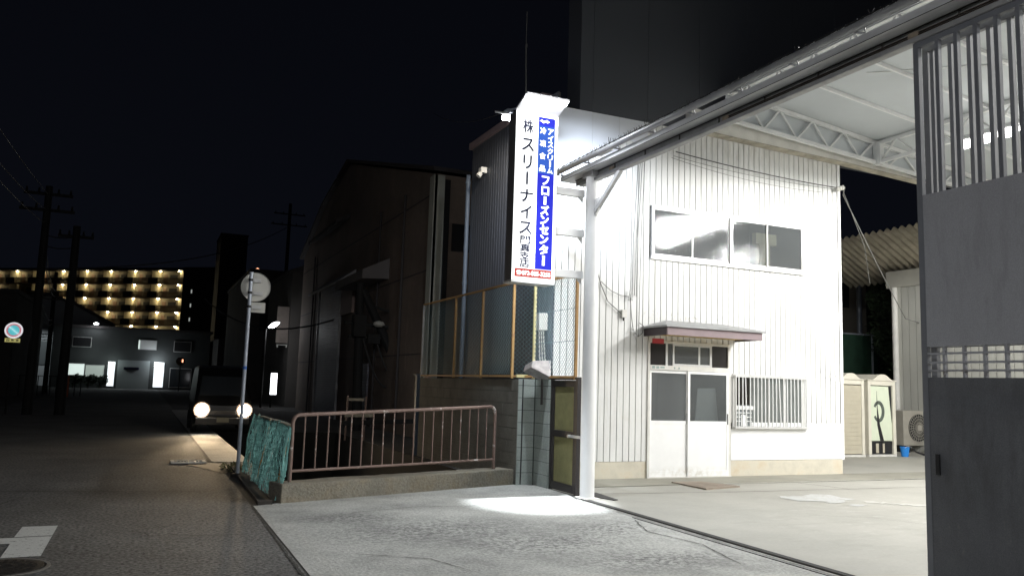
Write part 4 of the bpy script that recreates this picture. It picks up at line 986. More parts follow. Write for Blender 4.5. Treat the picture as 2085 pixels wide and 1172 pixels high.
for x in (1.36, 2.76):
    for y_ in (24.75, 26.75):
        s = MB(); s.lathe([(.12, -.07), (.26, -.075), (.28, -.05), (.28, .05), (.26, .075), (.12, .07)], (x, y_, .28), 20, 'x'); wh = s.build('wheel', M_rubber, cr)
        s = MB(); s.lathe([(.01, -.055), (.17, -.06), (.17, .06), (.01, .055)], (x, y_, .28), 14, 'x'); s.build('rim', M_alu, wh)
for x in (1.50, 2.62):
    s = MB(); s.lathe([(.01, -.08), (.10, -.075), (.145, -.05), (.16, -.02), (.16, .05), (.01, .05)], (x, 23.95, .66), 18, 'y'); hl = s.build('headlight', E_lampwarm, cr, smooth=True)
    s = MB(); s.lathe([(.165, -.02), (.215, .0), (.215, .03), (.165, .03)], (x, 23.95, .66), 24, 'y'); s.build('glow_face', em('warm reflector', (1.0, .5, .2), .5), hl)  # ring made to glow, painting the warm glare round the headlamp
    light('headlight_beam', 'SPOT', (x, 23.86, .66), 750, (1, .74, .45), cr, .06, (x - .2, 17.2, .0), 26, .9)
    light('headlight_spill', 'SPOT', (x, 23.86, .66), 240, (1, .74, .45), cr, .06, (x, 18, .3), 120, 1.0)

# ================================================================== BROWN BUILDING ACROSS THE CANAL
bb = thing('brown_building', 'large dim brown rendered workshop with a gabled side beyond the canal', 'building', (9, 32, 0))
s = MB(); s.prism([(21.6, -2), (43, -2), (43, 7.85), (37.8, 9.7), (33, 10.6), (21.6, 7.55)], 'x', 7.2, 16); s.build('wall', M_brownwall, bb)
s = MB(); s.prism([(21.3, 7.56), (33, 10.64), (38, 9.74), (43.3, 7.86), (43.3, 7.98), (38, 9.86), (33, 10.76), (21.3, 7.68)], 'x', 7.0, 16.2); s.build('roof', M_brownroof, bb)
s = MB(); s.box(7.12, 7.42, 21.50, 21.60, 0, 7.5); s.box(7.10, 7.2, 21.50, 21.9, 0, 7.5); s.build('pilaster', mat("greenish pilaster", (.40, .40, .34), .9, var=.1), bb)
s = MB(); s.box(7.42, 7.60, 21.52, 21.60, 0, 7.4); s.build('downpipe', M_black, bb)
s = MB(); s.box(7.72, 8.4, 21.56, 21.62, 5.35, 6.15); s.build('window', M_black, bb)
stain(M_brownwall, (.14, .09, .065), (7.2, 30, 4), (3, 14, 5), .9, .48, .68, (1, 1, .35), .7)
stain(M_brownwall, (.40, .31, .25), (7.2, 26, 2), (3, 6, 3), 2.2, .55, .65, (1, 1, .4), .5)
s = MB()
for z in (2.4, 4.8, 7.0): s.box(7.185, 7.199, 21.95, 42.9, z, z + .03)
for yb in (24.5, 27.4, 39.5): s.cyl((7.14, yb, 0), (7.14, yb, 7.5), .04, n=6)
s.build('wall_pipe', M_brownroof, bb)
def shutter(y0, y1, z1, name='shutter'):
    s = MB(); z = 0
    while z < z1: s.box(7.13, 7.19, y0, y1, z + .012, min(z + .10, z1)); z += .10
    return s.build(name, M_shutter, bb)
shutter(33.2, 37.6, 5.6); shutter(28.2, 30.2, 2.2)
s = MB(); s.bar((7.13, 33.1, 0), (7.13, 33.1, 4.7), .08, .08); s.bar((7.13, 37.8, 0), (7.13, 37.8, 5.6), .08, .08); s.build('door_track', M_rail, bb)
s = MB(); s.prism([(7.2, 5.9), (6.6, 5.45), (6.6, 5.35), (7.2, 5.75)], 'y', 31.0, 37.8); s.build('awning', mat("corrugated lean roof", (.3, .3, .31), .6), bb)
s = MB(); s.prism([(7.2, 5.7), (6.3, 5.25), (6.3, 4.95), (7.2, 5.0)], 'y', 26.2, 30.4); s.build('awning', mat("grey box awning", (.13, .12, .12), .7), bb)
s = MB(); s.box(7.1, 7.2, 31.0, 33.0, 4.2, 5.3); s.build('signboard', mat("dull signboard", (.36, .26, .22), .8), bb)
s = MB(); s.prism([(7.2, 8.4), (6.6, 8.05), (6.6, 7.9), (7.2, 8.2)], 'y', 32.5, 38.5); s.build('awning', M_brownroof, bb)
# posts behind the block wall end
t = thing('steel_stanchion', 'blue-grey steel stanchion at the far end of the block wall', 'post', (5.55, 17.45, 0))
s = MB(); s.bar((5.60, 17.45, -1.5), (5.60, 17.45, 1.75), .13, .13); s.build('post', M_dimpipe, t)
s = MB(); s.box(5.5, 5.7, 17.35, 17.55, 1.75, 1.78); s.build('cap', M_dimpipe, t)
t = thing('steel_stanchion', 'rusty pink steel stanchion with a white foot at the block wall end', 'post', (5.9, 17.6, 0))
s = MB(); s.bar((5.86, 17.6, -1.5), (5.86, 17.6, 1.75), .17, .10); s.build('post', mat("pinkish primer", (.36, .25, .22), .8), t)
s = MB(); s.box(5.72, 5.98, 17.48, 17.54, .70, .88); s.build('foot_plate', M_lip, t)
# far canal end wall, barricade
t = thing('barricade', 'slatted wooden barricade lit by headlights below the slanting pole', 'barricade', (5.3, 22.2, .3))
for (x0, x1, z0, z1) in [(5.02, 5.45, 1.05, 1.12), (4.95, 5.72, .62, .74), (7.2, 7.5, .95, 1.01)]:
    s = MB(); s.box(x0, x1, 21.72, 21.76, z0, z1); s.build('board', M_wood, t)
for x in (5.0, 5.50, 7.55):
    s = MB(); s.bar((x, 21.8, .0), (x + .03, 21.8, 1.18), .04, .04); s.build('post', M_rust, t)
s = MB(); s.bar((4.9, 21.8, .45), (7.7, 21.8, .55), .05, .12); s.build('rail', M_utility, t)

# utility pole with strut
up = thing('utility_pole', 'black utility pole with a slanting strut and pole-top gear in front of brown building', 'utility pole', (6.3, 26, 0))
s = MB(); s.cyl((6.32, 26, 0), (6.20, 26, 4.75), .17, .13, n=12); s.build('pole', M_utility, up)
s = MB(); s.cyl((8.15, 26, .3), (8.18, 26, .95), .2, n=10); s.cyl((8.18, 26, .95), (6.30, 26, 4.55), .16, .13, n=10); s.build('strut', M_utility, up)
s = MB(); s.bar((5.75, 26, 3.45), (7.45, 26, 3.35), .08, .1); s.bar((5.9, 26, 3.0), (7.2, 26, 3.0), .1, .1); s.bar((6.6, 26, 4.05), (7.5, 26, 3.8), .05, .07); s.build('crossarm', M_utility, up)
MB().box(6.0, 6.4, 25.7, 26.1, 3.0, 3.7).build('transformer', M_utility, up); MB().box(6.5, 6.9, 25.8, 26.1, 2.8, 3.1).build('transformer', M_utility, up)
s = MB(); s.tube(catenary((6.3, 25.9, 3.2), (7.2, 25.9, 1.4), .4), .03); s.tube(catenary((6.8, 25.9, 2.9), (7.9, 25.9, 1.2), .35), .03); s.tube(catenary((5.4, 26, 3.5), (2.5, 44, 5.5), .8), .03); s.build('cable', M_wirek, up)
s = MB(); s.lathe([(.03, .12), (.16, .08), (.2, -.02), (.1, -.08)], (6.82, 25.75, 3.42), 12); s.build('floodlight', M_signback, up)

# street lamp and lit vertical sign down the street
t = thing('street_lamp', 'small bright street lamp on a curved arm far down the street', 'street lamp', (5.75, 45, 0))
s = MB(); s.cyl((5.72, 45, 0), (5.75, 45, 4.1), .06, .04, n=8); s.tube([(5.75, 45, 4.1), (5.8, 45, 4.2), (5.95, 45, 4.28)], .035); s.build('pole', M_utility, t)
s = MB(); s.bar((5.88, 45, 4.25), (6.38, 45, 4.52), .14, .05); s.build('lamp_head', M_utility, t)
s = MB(); vs = []
s.lathe([(.01, -.33), (.10, -.2), (.135, 0), (.10, .2), (.01, .33)], (0, 0, 0), 12, 'x')
ca, sa = math.cos(.50), math.sin(.50); s.v = [(6.12 + p[0] * ca - p[2] * sa * .6, 44.85 + p[1], 4.40 + p[0] * sa + p[2] * ca) for p in s.v]
s.build('lamp_glass', E_street, t, smooth=True)
light('street_lamp_light', 'POINT', (6.1, 44.7, 4.1), 50, (.95, .97, 1), t, .15)
t = thing('lit_pillar_sign', 'narrow white illuminated pillar sign standing at the roadside far down the street', 'sign', (6.33, 45, 0))
s = MB()
for k in range(3): s.box(6.17, 6.48, 44.9, 45.05, .70 + k * .385, .70 + k * .385 + .37)
s.build('lit_panel', E_box, t)
s = MB(); s.box(6.18, 6.47, 44.93, 45.03, .69, 1.86); s.cyl((6.22, 45, 0), (6.22, 45, .7), .04, n=6); s.build('post', M_utility, t)
t = thing('banner_sign', 'dim vertical banner sign fixed high on a dark building down the street', 'sign', (6.9, 47, 3))
s = MB(); s.box(6.55, 7.25, 46.9, 47.0, 3.55, 5.6); s.build('panel', mat("dim banner", (.20, .17, .15), .8, var=.3, vscale=2), t)
s = MB(); s.bar((6.6, 46.95, 3.45), (7.2, 46.95, 3.45), .04, .04); s.box(6.62, 6.68, 46.88, 46.95, 3.3, 3.42); s.box(7.12, 7.18, 46.88, 46.95, 3.3, 3.42); s.build('lamp_clip', M_signback, t)

# ================================================================== DARK STREET BUILDINGS
def house(label, x0, x1, y0, y1, h, roofh=0, m=M_darkwall, win=()):
    t = thing('dark_house', label, 'building', ((x0 + x1) / 2, (y0 + y1) / 2, 0))
    s = MB(); s.box(x0, x1, y0, y1, 0, h); s.build('wall', m, t)
    if roofh:
        xm = (x0 + x1) / 2
        s = MB(); s.prism([(x0 - .3, h + .01), (x1 + .3, h + .01), (xm, h + roofh)], 'y', y0 - .3, y1 + .3); s.build('roof', M_brownroof, t)
    else:
        s = MB(); s.box(x0 - .1, x1 + .1, y0 - .1, y1 + .1, h + .01, h + .25); s.build('roof', M_brownroof, t)
    for (wx, wz, ww, wh) in win:
        f = MB().box(wx - .06, wx + ww + .06, y0 - .05, y0 - .001, wz - .06, wz + wh + .06).build('window_frame', M_darkwall, t)
        MB().box(wx, wx + ww, y0 - .07, y0 - .051, wz, wz + wh).build('pane', M_glass, f)
    return t
house('dark low house right of the street behind the lit pillar sign', 7.2, 14, 46.5, 56, 7.6, 1.5, win=[(7.8, 1.2, 1, 1.2)])
house('dark block with a long flat parapet right of the street behind the road sign', 6.6, 13.5, 62, 80, 9.3, 0, win=[(7.4, 5, 1.2, 1.2)])
house('tall dim brown tower block standing behind the apartment block end', 10.5, 15.0, 150, 160, 26.5, 0, mat("dim brown tower", (.035, .03, .03), .9))
house('unlit black building at the left edge behind the no-parking sign', -17, -7.3, 56, 70, 6.1, 0)
house('dark shed between the far office and the van roofline', 6.4, 15, 85, 98, 5.2, 1.2)
t = thing('rooftop_lamp', 'tiny orange lamp above the flat roof behind the road sign', 'lamp', (8.2, 72, 10))
s = MB(); s.cyl((7.93, 70, 9.4), (7.93, 70, 10.4), .04, n=6); s.build('post', M_utility, t)
s = MB(); s.lathe([(.02, .12), (.13, .05), (.13, -.05), (.02, -.12)], (7.93, 70, 10.55), 10); s.build('bulb', E_orange, t)

# ================================================================== FAR WHITE OFFICE
fo = thing('far_office', 'pale two-storey office at the far end of the street with lit windows and doorways', 'building', (-1, 94, 0))
s = MB(); s.box(-8.6, 6.1, 92, 104, 0, 6.0); s.build('wall', M_far, fo)
s = MB(); s.box(-8.8, 6.3, 91.8, 104.2, 6.0, 6.25); s.build('roof', M_brownroof, fo)
def fwin(x0, x1, z0, z1, m, name='window', fr=M_alu):
    f = MB().box(x0 - .06, x1 + .06, 91.93, 91.999, z0 - .06, z1 + .06).build(name, fr, fo); MB().box(x0, x1, 91.90, 91.929, z0, z1).build('pane', m, f)
fwin(-7.15, -5.6, 1.25, 2.35, E_win); fwin(-5.45, -3.85, 1.15, 2.25, mat("half lit window", (.3, .3, .3), .5, emit=(.75, .9, .8), estr=.33))
fwin(-3.45, -2.85, .25, 2.65, E_win2, 'door'); fwin(.85, 1.75, .25, 2.75, E_win2, 'door')
fwin(-.75, .85, 4.1, 5.0, E_dim); fwin(-6.8, -5.2, 4.1, 5.0, M_black); fwin(2.6, 4.2, 4.0, 5.0, M_black); fwin(2.4, 4.4, .3, 2.2, M_glass, 'shutter_bay')
s = MB(); s.box(-.83, -.70, 91.88, 91.898, 4.1, 5.0); s.build('window_edge_glow', E_win, fo)
s = MB(); s.box(-2.6, .4, 91.9, 91.99, 0, 2.9); s.build('panel', mat("grey entrance", (.22, .24, .24), .8), fo)
s = MB(); s.box(-2.0, -.6, 91.0, 91.9, 1.95, 2.2); s.build('canopy', mat("navy canopy", (.03, .03, .09), .6), fo)
light('entrance_light', 'POINT', (1.0, 91.2, 2.9), 60, (.85, .95, 1), fo, .1); light('entrance_light', 'POINT', (-3.1, 91.0, 2.6), 30, (.85, .97, .95), fo, .1); light('entrance_light', 'POINT', (-5.0, 90.4, 3.4), 30, (.85, .97, .95), fo, .1)
s = MB(); s.lathe([(.02, -.3), (.28, -.28), (.28, -.35), (.02, -.38)], (1.12, 91.0, 2.72), 10); s.build('entrance_lamp', E_street, fo)
t = thing('roof_lamp', 'small white lamp on the roof edge of the far pale office', 'lamp', (-4.8, 92, 6.3))
s = MB(); s.cyl((-4.9, 91.7, 6.2), (-4.9, 91.5, 6.5), .03, n=6); s.build('bracket', M_utility, t); s = MB(); s.lathe([(.02, -.1), (.2, -.05), (.24, 0), (.1, .1)], (-4.85, 91.3, 6.42), 10); s.build('bulb', E_street, t)
light('roof_lamp_light', 'POINT', (-4.85, 90.9, 6.1), 30, (.9, .95, 1), t, .15)
for i, (x, lab) in enumerate([(-6.3, 'leftmost round bush before the lit window of the far office'), (-5.0, 'middle round bush before the far office windows'), (-4.0, 'bush nearest the lit doorway of the far office')]):
    t = thing('bush', lab, 'bush', (x, 90, 0), 'bushes before the far office')
    leafclump('foliage', [((x, 90, .75), (.8, .6, .6)), ((x + .3, 90, .9), (.5, .5, .5))], 420, .22, M_leaf, t, 20 + i)
    MB().cyl((x, 90, 0), (x, 90, .6), .06, n=6).build('stem', M_bark, t)
t = thing('traffic_mirror', 'round convex traffic mirror reflecting orange near the far office', 'mirror', (3.1, 86, 0))
s = MB(); s.cyl((3.1, 86, 0), (3.1, 86, 3.2), .05, n=8); s.build('post', M_utility, t)
s = MB(); s.lathe([(.02, -.12), (.25, -.08), (.42, 0), (.42, .06), (.02, .06)], (3.1, 85.9, 2.9), 20, 'y'); s.build('mirror', mat("mirror", (.8, .5, .3), .08, 1.0), t)
s = MB(); s.box(3.22, 3.34, 85.74, 85.78, 2.8, 3.1); s.build('glow_face', E_orange, t)  # glowing block paints the orange reflection in the mirror

# warehouse with gable
wh_ = thing('gabled_warehouse', 'grey clad gabled warehouse left of the far office below the apartment lights', 'building', (-10, 100, 0))
s = MB(); s.prism([(-20, 0), (-4.4, 0), (-4.0, 6.85), (-7.6, 8.8), (-10.1, 9.6), (-20, 8.0)], 'y', 100, 118); s.build('wall', M_farw, wh_)
s = MB(); s.prism([(-3.7, 6.75), (-7.6, 8.85), (-10.1, 9.65), (-20, 8.05), (-20, 8.35), (-10.1, 9.95), (-7.6, 9.15), (-3.6, 7.05)], 'y', 99.6, 118); s.build('roof', M_brownroof, wh_)
s = MB(); s.box(-12.3, -8.6, 99.9, 99.99, 2.2, 4.7); s.build('panel_wall', M_far, wh_)
s = MB()
for z in (4.9, 5.2, 5.5): s.bar((-12.5, 99.7, z), (-8.4, 99.7, z), .05, .06)
s.build('pipe', M_utility, wh_)
light('yard_light', 'SPOT', (-10.5, 95.5, 6.4), 900, (.85, .95, 1), wh_, .2, (-10.5, 99.9, 2.8), 70, .7)
house('dark shed masking the warehouse left of the utility poles', -20, -12.0, 88, 96, 5.6, 0)

# ================================================================== APARTMENT BLOCK
ang = math.atan2(.5976, -.802)
ap = thing('apartment_block', 'long distant apartment block with rows of warm corridor lamps', 'apartment block', (5.46, 170, 0), local=True, rot=ang)
LEN = 56; FH = 2.74; TOP = 21.95; NF = 8
s = MB(); s.box(0, LEN, -9, -1.6, 0, TOP + .3); s.build('wall', M_apt, ap)
s = MB(); s.box(-.0, LEN, -1.6, .05, TOP, TOP + .18); s.box(-.1, LEN, -9.2, .0, TOP + .3, TOP + .5); s.build('roof', M_aptk, ap)
for f in range(1, NF):
    z = TOP - FH * f; s = MB(); s.box(0, LEN, -1.6, .05, z - .0, z + .16); s.build('floor_slab', M_aptd, ap)
    if f < 7:
        s = MB(); s.box(0, LEN, -.02, .04, z + 1.18, z + 1.24); x = 0
        while x < LEN: s.box(x, x + .06, -.01, .02, z + .16, z + 1.18); x += .11
        s.box(0, LEN, -.012, -.004, z + .16, z + 1.0) if False else None
        s.build('railing', M_aptd, ap)
lampS = [5.61 + 5.6 * k for k in range(8)]
for f in range(0, 6):
    zc = TOP - FH * f
    zf = zc - FH + .16
    for k, ls in enumerate([-.0] + lampS):
        if k > 0:
            if (f, k) not in ((1, 7), (2, 6), (3, 8)): MB().lathe([(.02, -.12), (.17, -.07), (.17, .03), (.02, .06)], (ls, -.5, zc - .14), 8).build('corridor_lamp', E_corr, ap)
            MB().box(ls - 1.0, ls - .15, -1.62, -1.55, zf, zf + 1.95).build('door', M_aptdoor, ap)
            MB().box(ls + .25, ls + 2.1, -1.6, -.85, zf, zc - .02).build('pipe_shaft', M_aptc, ap)
            MB().box(ls + .1, ls + 2.2, .042, .07, zf, zf + 1.15).build('panel', M_aptk, ap)
            MB().box(ls - 3.2, ls - 1.5, -1.62, -1.56, zf + .9, zf + 1.9).build('window', M_aptk, ap)
        else:
            MB().box(.0, 1.2, -1.6, -.6, zf, zc - .02).build('pipe_shaft', M_aptc, ap)
            MB().lathe([(.02, -.12), (.15, -.07), (.15, .03), (.02, .06)], (1.3, -.35, zc - .14), 8).build('corridor_lamp', E_corr, ap)
s = MB(); s.box(-8, 0, -9, .1, 0, TOP + .6); s.build('stair_tower', M_aptk, ap)
for f in range(3):
    s = MB(); s.box(-2.2, -1.95, .1, .16, TOP - FH * (f + 1) - 1.8, TOP - FH * (f + 1) - 1.1); s.build('stair_lamp', mat("pale slit", (.5, .5, .5), .5, emit=(.8, .85, .8), estr=.35), ap)

# ================================================================== LEFT UTILITY POLES, NO-PARKING SIGN
def upole(label, x, y_, h, r, arms, lean=0):
    t = thing('utility_pole', label, 'utility pole', (x, y_, 0))
    s = MB(); s.cyl((x, y_, 0), (x + lean, y_, h), r, r * .7, n=12); s.build('pole', M_utility, t)
    for (z, L) in arms:
        s = MB(); s.bar((x - L, y_, z), (x + L, y_, z), .1, .1); s.build('crossarm', M_utility, t)
        for q in (-.9, -.4, .4, .9): MB().cyl((x + q * L, y_, z + .05), (x + q * L, y_, z + .22), .05, .03, n=6).build('insulator', M_utility, t)
    return t
upole('leftmost black utility pole beside the road, just right of the no-parking sign', -3.77, 34, 8.4, .17, [(7.5, .9), (8.1, .8)])
upole('thin black utility pole between the two nearer ones on the left', -6.26, 65, 8.5, .17, [(8.0, .8)])
upole('black utility pole in front of the far office bushes, rightmost of the left group', -2.74, 34, 7.0, .18, [(6.6, .6)])
upole('tall black utility pole with crossarms behind the road sign', 11.0, 75, 17.5, .2, [(15.5, 1.6), (16.5, 1.4)])
t = thing('overhead_wires', 'faint overhead wires crossing the sky at the left edge', 'wires', (-3.8, 25, 7))
for (p, q, sg_) in [((-3.8, 5, 7.6), (-3.8, 34, 8.1), .35), ((-3.8, 5, 7.0), (-3.8, 34, 7.5), .55), ((-3.8, 5, 6.6), (-3.8, 34, 7.0), .5)]:
    s = MB(); s.tube(catenary(p, q, sg_, 20), .012, 5); s.build('wire', mat("grey wire", (.35, .35, .33), .5), t)
s = MB()
for z in (6.6, 6.2, 4.6, 4.3): s.tube(catenary((-3.8, 34, z), (-6.2, 65, z + .6), .5), .02, 4); s.tube(catenary((-2.74, 34, z), (-3.8, 34, z), .1), .02, 4)
s.build('wire', M_wirek, t)
s = MB(); s.tube(catenary((-3.8, 34, 5.3), (11.0, 75, 15.4), 1.0, 20), .03, 4); s.tube(catenary((8.07, 25, 10.56), (5.95, 13.6, 6.8), .3, 20), .006, 4); s.build('wire', M_wirek, t)
np_ = thing('no_parking_sign', 'round blue and red no-parking sign with a yellow plate at the left edge', 'road sign', (-4.44, 34, 0))
s = MB(); s.cyl((-4.44, 34.04, 0), (-4.44, 34.04, 3.25), .03, n=8); s.build('pole', M_utility, np_)
E_w = em("glowing white", (.9, .9, .95), .75); E_r = em("glowing red", (.75, .2, .25), .55); E_b = em("glowing blue", (.05, .55, .62), .75); E_y = em("glowing yellow", (.55, .50, .14), .55)  # sign faces emit, painting the light their reflective film throws back
M_rw = mat("reflective white", (.85, .85, .85), .5); M_rr = mat("reflective red", (.7, .12, .15), .5); M_rb = mat("reflective blue", (.03, .45, .6), .5); M_ry = mat("reflective yellow", (.7, .6, .1), .5)
for (nm, r0, yy_, m_) in (('disc', .29, 33.99, E_w), ('red_ring', .235, 33.98, E_r), ('blue_field', .18, 33.97, E_b)):
    s = MB(); s.lathe([(.002, -.004), (r0, -.004), (r0, .004), (.002, .004)], (-4.43, yy_, 3.0), 32, 'y'); s.build(nm, m_, np_)
s = MB(); s.bar((-4.43 - .16, 33.96, 3.13), (-4.43 + .16, 33.96, 2.87), .006, .075, up=(0, 1, 0)); s.build('slash', E_w, np_)
s = MB(); s.box(-4.68, -4.20, 33.97, 33.985, 2.57, 2.71); s.build('plate', E_y, np_)
s = MB()
for k, ch in enumerate('自動車'):
    v, f = text(ch, -4.58 + .145 * k, 2.642, .09, .09, 33.966, None, None, 'g', .02); s.add(v, f)
s.build('plate_lettering', M_black, np_)
t = thing('fill_street_lamp', 'added fill lamp on a pole behind the viewpoint', 'street lamp', (-4.3, -3, 0))  # unseen lamp added to brighten the gate face and near road
s = MB(); s.cyl((-4.3, -3, 0), (-4.3, -3, 7.4), .14, .10, n=12); s.tube([(-4.3, -3, 6.2), (-4.0, -3, 6.4), (-3.5, -3, 6.45)], .03); s.build('pole', M_utility, t)
s = MB(); s.bar((-3.7, -3, 6.5), (-3.0, -3, 6.55), .2, .08); s.build('lamp_head', M_utility, t)
s = MB(); s.lathe([(.01, -.3), (.07, -.2), (.08, .2), (.01, .3)], (-3.35, -3, 6.42), 10, 'x'); s.build('lamp_glass', E_street, t)
light('street_lamp_light', 'POINT', (-3.35, -3, 6.28), 1350, (.96, .97, 1), t, .12)
# roadside fence and clutter on the left
t = thing('roadside_fence', 'low dark pipe fence beside the road at the far left', 'fence', (-6, 60, 0))
s = MB()
for k in range(12): s.cyl((-7.6 + .35 * k, 60, 0), (-7.6 + .35 * k, 60, 1.25), .03, n=6)
s.bar((-7.7, 60, 1.25), (-3.6, 60, 1.25), .05, .05); s.build('rails', M_utility, t)
t = thing('orange_post', 'small rusty orange bollard by the road between the left poles', 'bollard', (-5.0, 60.5, 0))
s = MB(); s.cyl((-4.35, 58, 0), (-4.35, 58, 1.3), .07, n=8); s.build('post', mat("dull orange", (.45, .13, .06), .7), t); s = MB(); s.cyl((-4.35, 58, 1.3), (-4.35, 58, 1.34), .08, n=8); s.build('cap', M_utility, t)

# ================================================================== RIGHT BACK OF YARD
def toilet(x0, label, kind):
    t = thing('portable_toilet', label, 'portable toilet', (x0 + .5, 16.5, 0))
    y0 = 16.0; W_ = 1.02
    s = MB()
    s.box(x0, x0 + .10, y0, y0 + .09, .06, 2.03); s.box(x0 + W_ - .10, x0 + W_, y0, y0 + .09, .06, 2.03); s.box(x0 + .10, x0 + W_ - .10, y0, y0 + .09, 1.90, 2.03)
    s.box(x0, x0 + .04, y0 + .09, y0 + 1.1, .06, 2.03); s.box(x0 + W_ - .04, x0 + W_, y0 + .09, y0 + 1.1, .06, 2.03); s.box(x0 + .04, x0 + W_ - .04, y0 + 1.06, y0 + 1.1, .06, 2.03)
    s.build('shell', M_cream, t, bevel=.012)
    s = MB(); vs = []; n = 16
    prof = []
    for i in range(n + 1):
        u = i / n; x = x0 - .03 + u * (W_ + .06); z = 2.05 + .15 * math.exp(-(abs(u - .5) / .24) ** 3.2)
        prof.append((x, z))
    poly = [(x0 - .03, 2.03)] + prof + [(x0 + W_ + .03, 2.03)]
    s.prism(poly, 'y', y0 - .03, y0 + 1.13); s.build('roof', M_cream, t)
    s = MB(); s.box(x0, x0 + W_, y0 + .0, y0 + 1.1, .0, .06); s.build('base', M_whiteoff, t)
    if kind == 0:
        s = MB(); s.box(x0 + .11, x0 + W_ - .11, y0 + .02, y0 + .05, .08, 1.88)
        z = .2
        while z < 1.8: s.box(x0 + .18, x0 + W_ - .16, y0 + .008, y0 + .02, z, z + .085); z += .115
        d = s.build('door', M_creamd, t)
        s = MB(); s.box(x0 + .14, x0 + .19, y0 - .01, y0 + .02, .95, 1.05); s.build('handle', M_black, d)
    else:
        s = MB(); s.box(x0 + .11, x0 + W_ - .11, y0 + .05, y0 + .07, .42, 1.88); d = s.build('door', M_green, t)
        s = MB(); s.box(x0 + .11, x0 + W_ - .11, y0 + .055, y0 + .07, .08, .41); s.build('opening', M_black, t)
        s = MB(); cx_, cz_ = x0 + .42, 1.20; R0, R1 = .25, .17; pts = []
        for i in range(26):
            a_ = math.radians(150 - i * 12); w_ = (R0 - R1) * (.5 + .5 * math.sin(math.pi * i / 25)) / 2 + .015
            pts.append((cx_ + .21 * math.cos(a_) * .8, cz_ + .21 * math.sin(a_) * 1.15, w_, a_))
        for i in range(25):
            x_, z_, w_, a_ = pts[i]; x2, z2, w2, a2 = pts[i + 1]
            s.add([(x_ - w_ * math.cos(a_), y0 + .046, z_ - w_ * math.sin(a_)), (x_ + w_ * math.cos(a_), y0 + .046, z_ + w_ * math.sin(a_)), (x2 + w2 * math.cos(a2), y0 + .046, z2 + w2 * math.sin(a2)), (x2 - w2 * math.cos(a2), y0 + .046, z2 - w2 * math.sin(a2))], [(0, 1, 2, 3)])
        s.build('brush_ring', mat("dark brush paint", (.09, .11, .09), .7, var=.4, vscale=8), d)
        s = MB(); s.prism([(x0 + .36, 1.75), (x0 + .385, 1.3), (x0 + .46, .85), (x0 + .60, .42), (x0 + .46, .42), (x0 + .36, .85)], 'y', y0 + .043, y0 + .048)
        s.prism([(x0 + .80, 1.88), (x0 + .905, 1.88), (x0 + .905, .9)], 'y', y0 + .043, y0 + .048)
        s.build('crack', M_black, d)
        for (a_, b_) in ((.3, .4), (.55, .62)): MB().box(x0 + a_, x0 + b_, y0 + .045, y0 + .05, .1, .35).build('pipe', M_creamd, t)
    return t
toilet(16.58, 'portable toilet with a closed louvred tan door next to the office corner', 0)
toilet(17.74, 'portable toilet with a torn pale green door and dark ring mark', 1)
t = thing('outdoor_unit', 'weathered beige air-conditioning outdoor unit with a round fan grille', 'air conditioner', (21, 17.4, 0))
s = MB(); s.box(20.35, 21.9, 17.1, 17.6, .20, 1.22); s.build('casing', M_ac, t, bevel=.02)
s = MB(); s.lathe([(.02, -.01), (.40, -.01), (.40, .02), (.02, .02)], (20.95, 17.09, .72), 28, 'y'); s.build('fan_opening', M_black, t)
s = MB()
for k in range(28):
    a_ = k * math.pi / 14; s.cyl((20.95 + .07 * math.cos(a_), 17.06, .72 + .07 * math.sin(a_)), (20.95 + .41 * math.cos(a_ + .3), 17.06, .72 + .41 * math.sin(a_ + .3)), .006, n=4)
for rr in (.15, .25, .33, .41):
    s.tube([(20.95 + rr * math.cos(q * math.pi / 14), 17.055, .72 + rr * math.sin(q * math.pi / 14)) for q in range(29)], .006, 4)
s.box(20.87, 21.03, 17.04, 17.06, .64, .80); s.build('fan_grille', M_ac, t)
for x in (20.4, 21.6): MB().box(x, x + .2, 17.1, 17.6, 0, .2).build('foot', M_canal, t)
t = thing('spray_bottle', 'white bottle with a green base standing on the outdoor unit', 'bottle', (21.3, 17.2, 1.22))
s = MB(); s.lathe([(.10, 0), (.10, .12), (.10, .13)], (21.45, 17.25, 1.22), 12); s.build('base', mat("green plastic", (.15, .35, .12), .5), t)
s = MB(); s.lathe([(.07, .13), (.07, .25), (.03, .30), (.03, .35)], (21.45, 17.25, 1.22), 12); s.build('body', M_white, t)
t = thing('bucket', 'small bright blue bucket on the ground beside the toilets', 'bucket', (18.98, 15.95, 0))
s = MB(); s.lathe([(.09, 0), (.12, .24), (.13, .25), (.125, .26), (.115, .24), (.085, .02)], (19.0, 15.95, .006), 16); s.build('body', M_bluep, t)
s = MB(); s.tube([(19.0 + .13 * math.cos(a_ * math.pi / 8), 15.83, .24 + .0 + .05 * math.sin(a_ * math.pi / 8)) for a_ in range(9)], .005, 4); s.build('handle', M_alu, t)
s = MB(); s.tube([(19.2, 15.9, .25), (19.5, 16.0, .12), (20.0, 16.1, .02), (20.6, 16.3, .02)], .025, 6)
tag(s.build('hose', M_black), 'black hose lying between the blue bucket and outdoor unit', 'hose')
t = thing('tarp_bundle', 'dark blue wrapped bundle at the gate edge beside the outdoor unit', 'bundle', (20.9, 16.5, 0))
s = MB(); s.lathe([(.1, 0), (.2, .1), (.22, .35), (.15, .6), (.04, .68)], (20.75, 16.2, .0), 10); s.build('tarp', M_navy, t); s = MB(); s.cyl((20.75, 16.2, .45), (20.75, 16.2, .5), .2, n=10); s.build('strap', M_white, t)

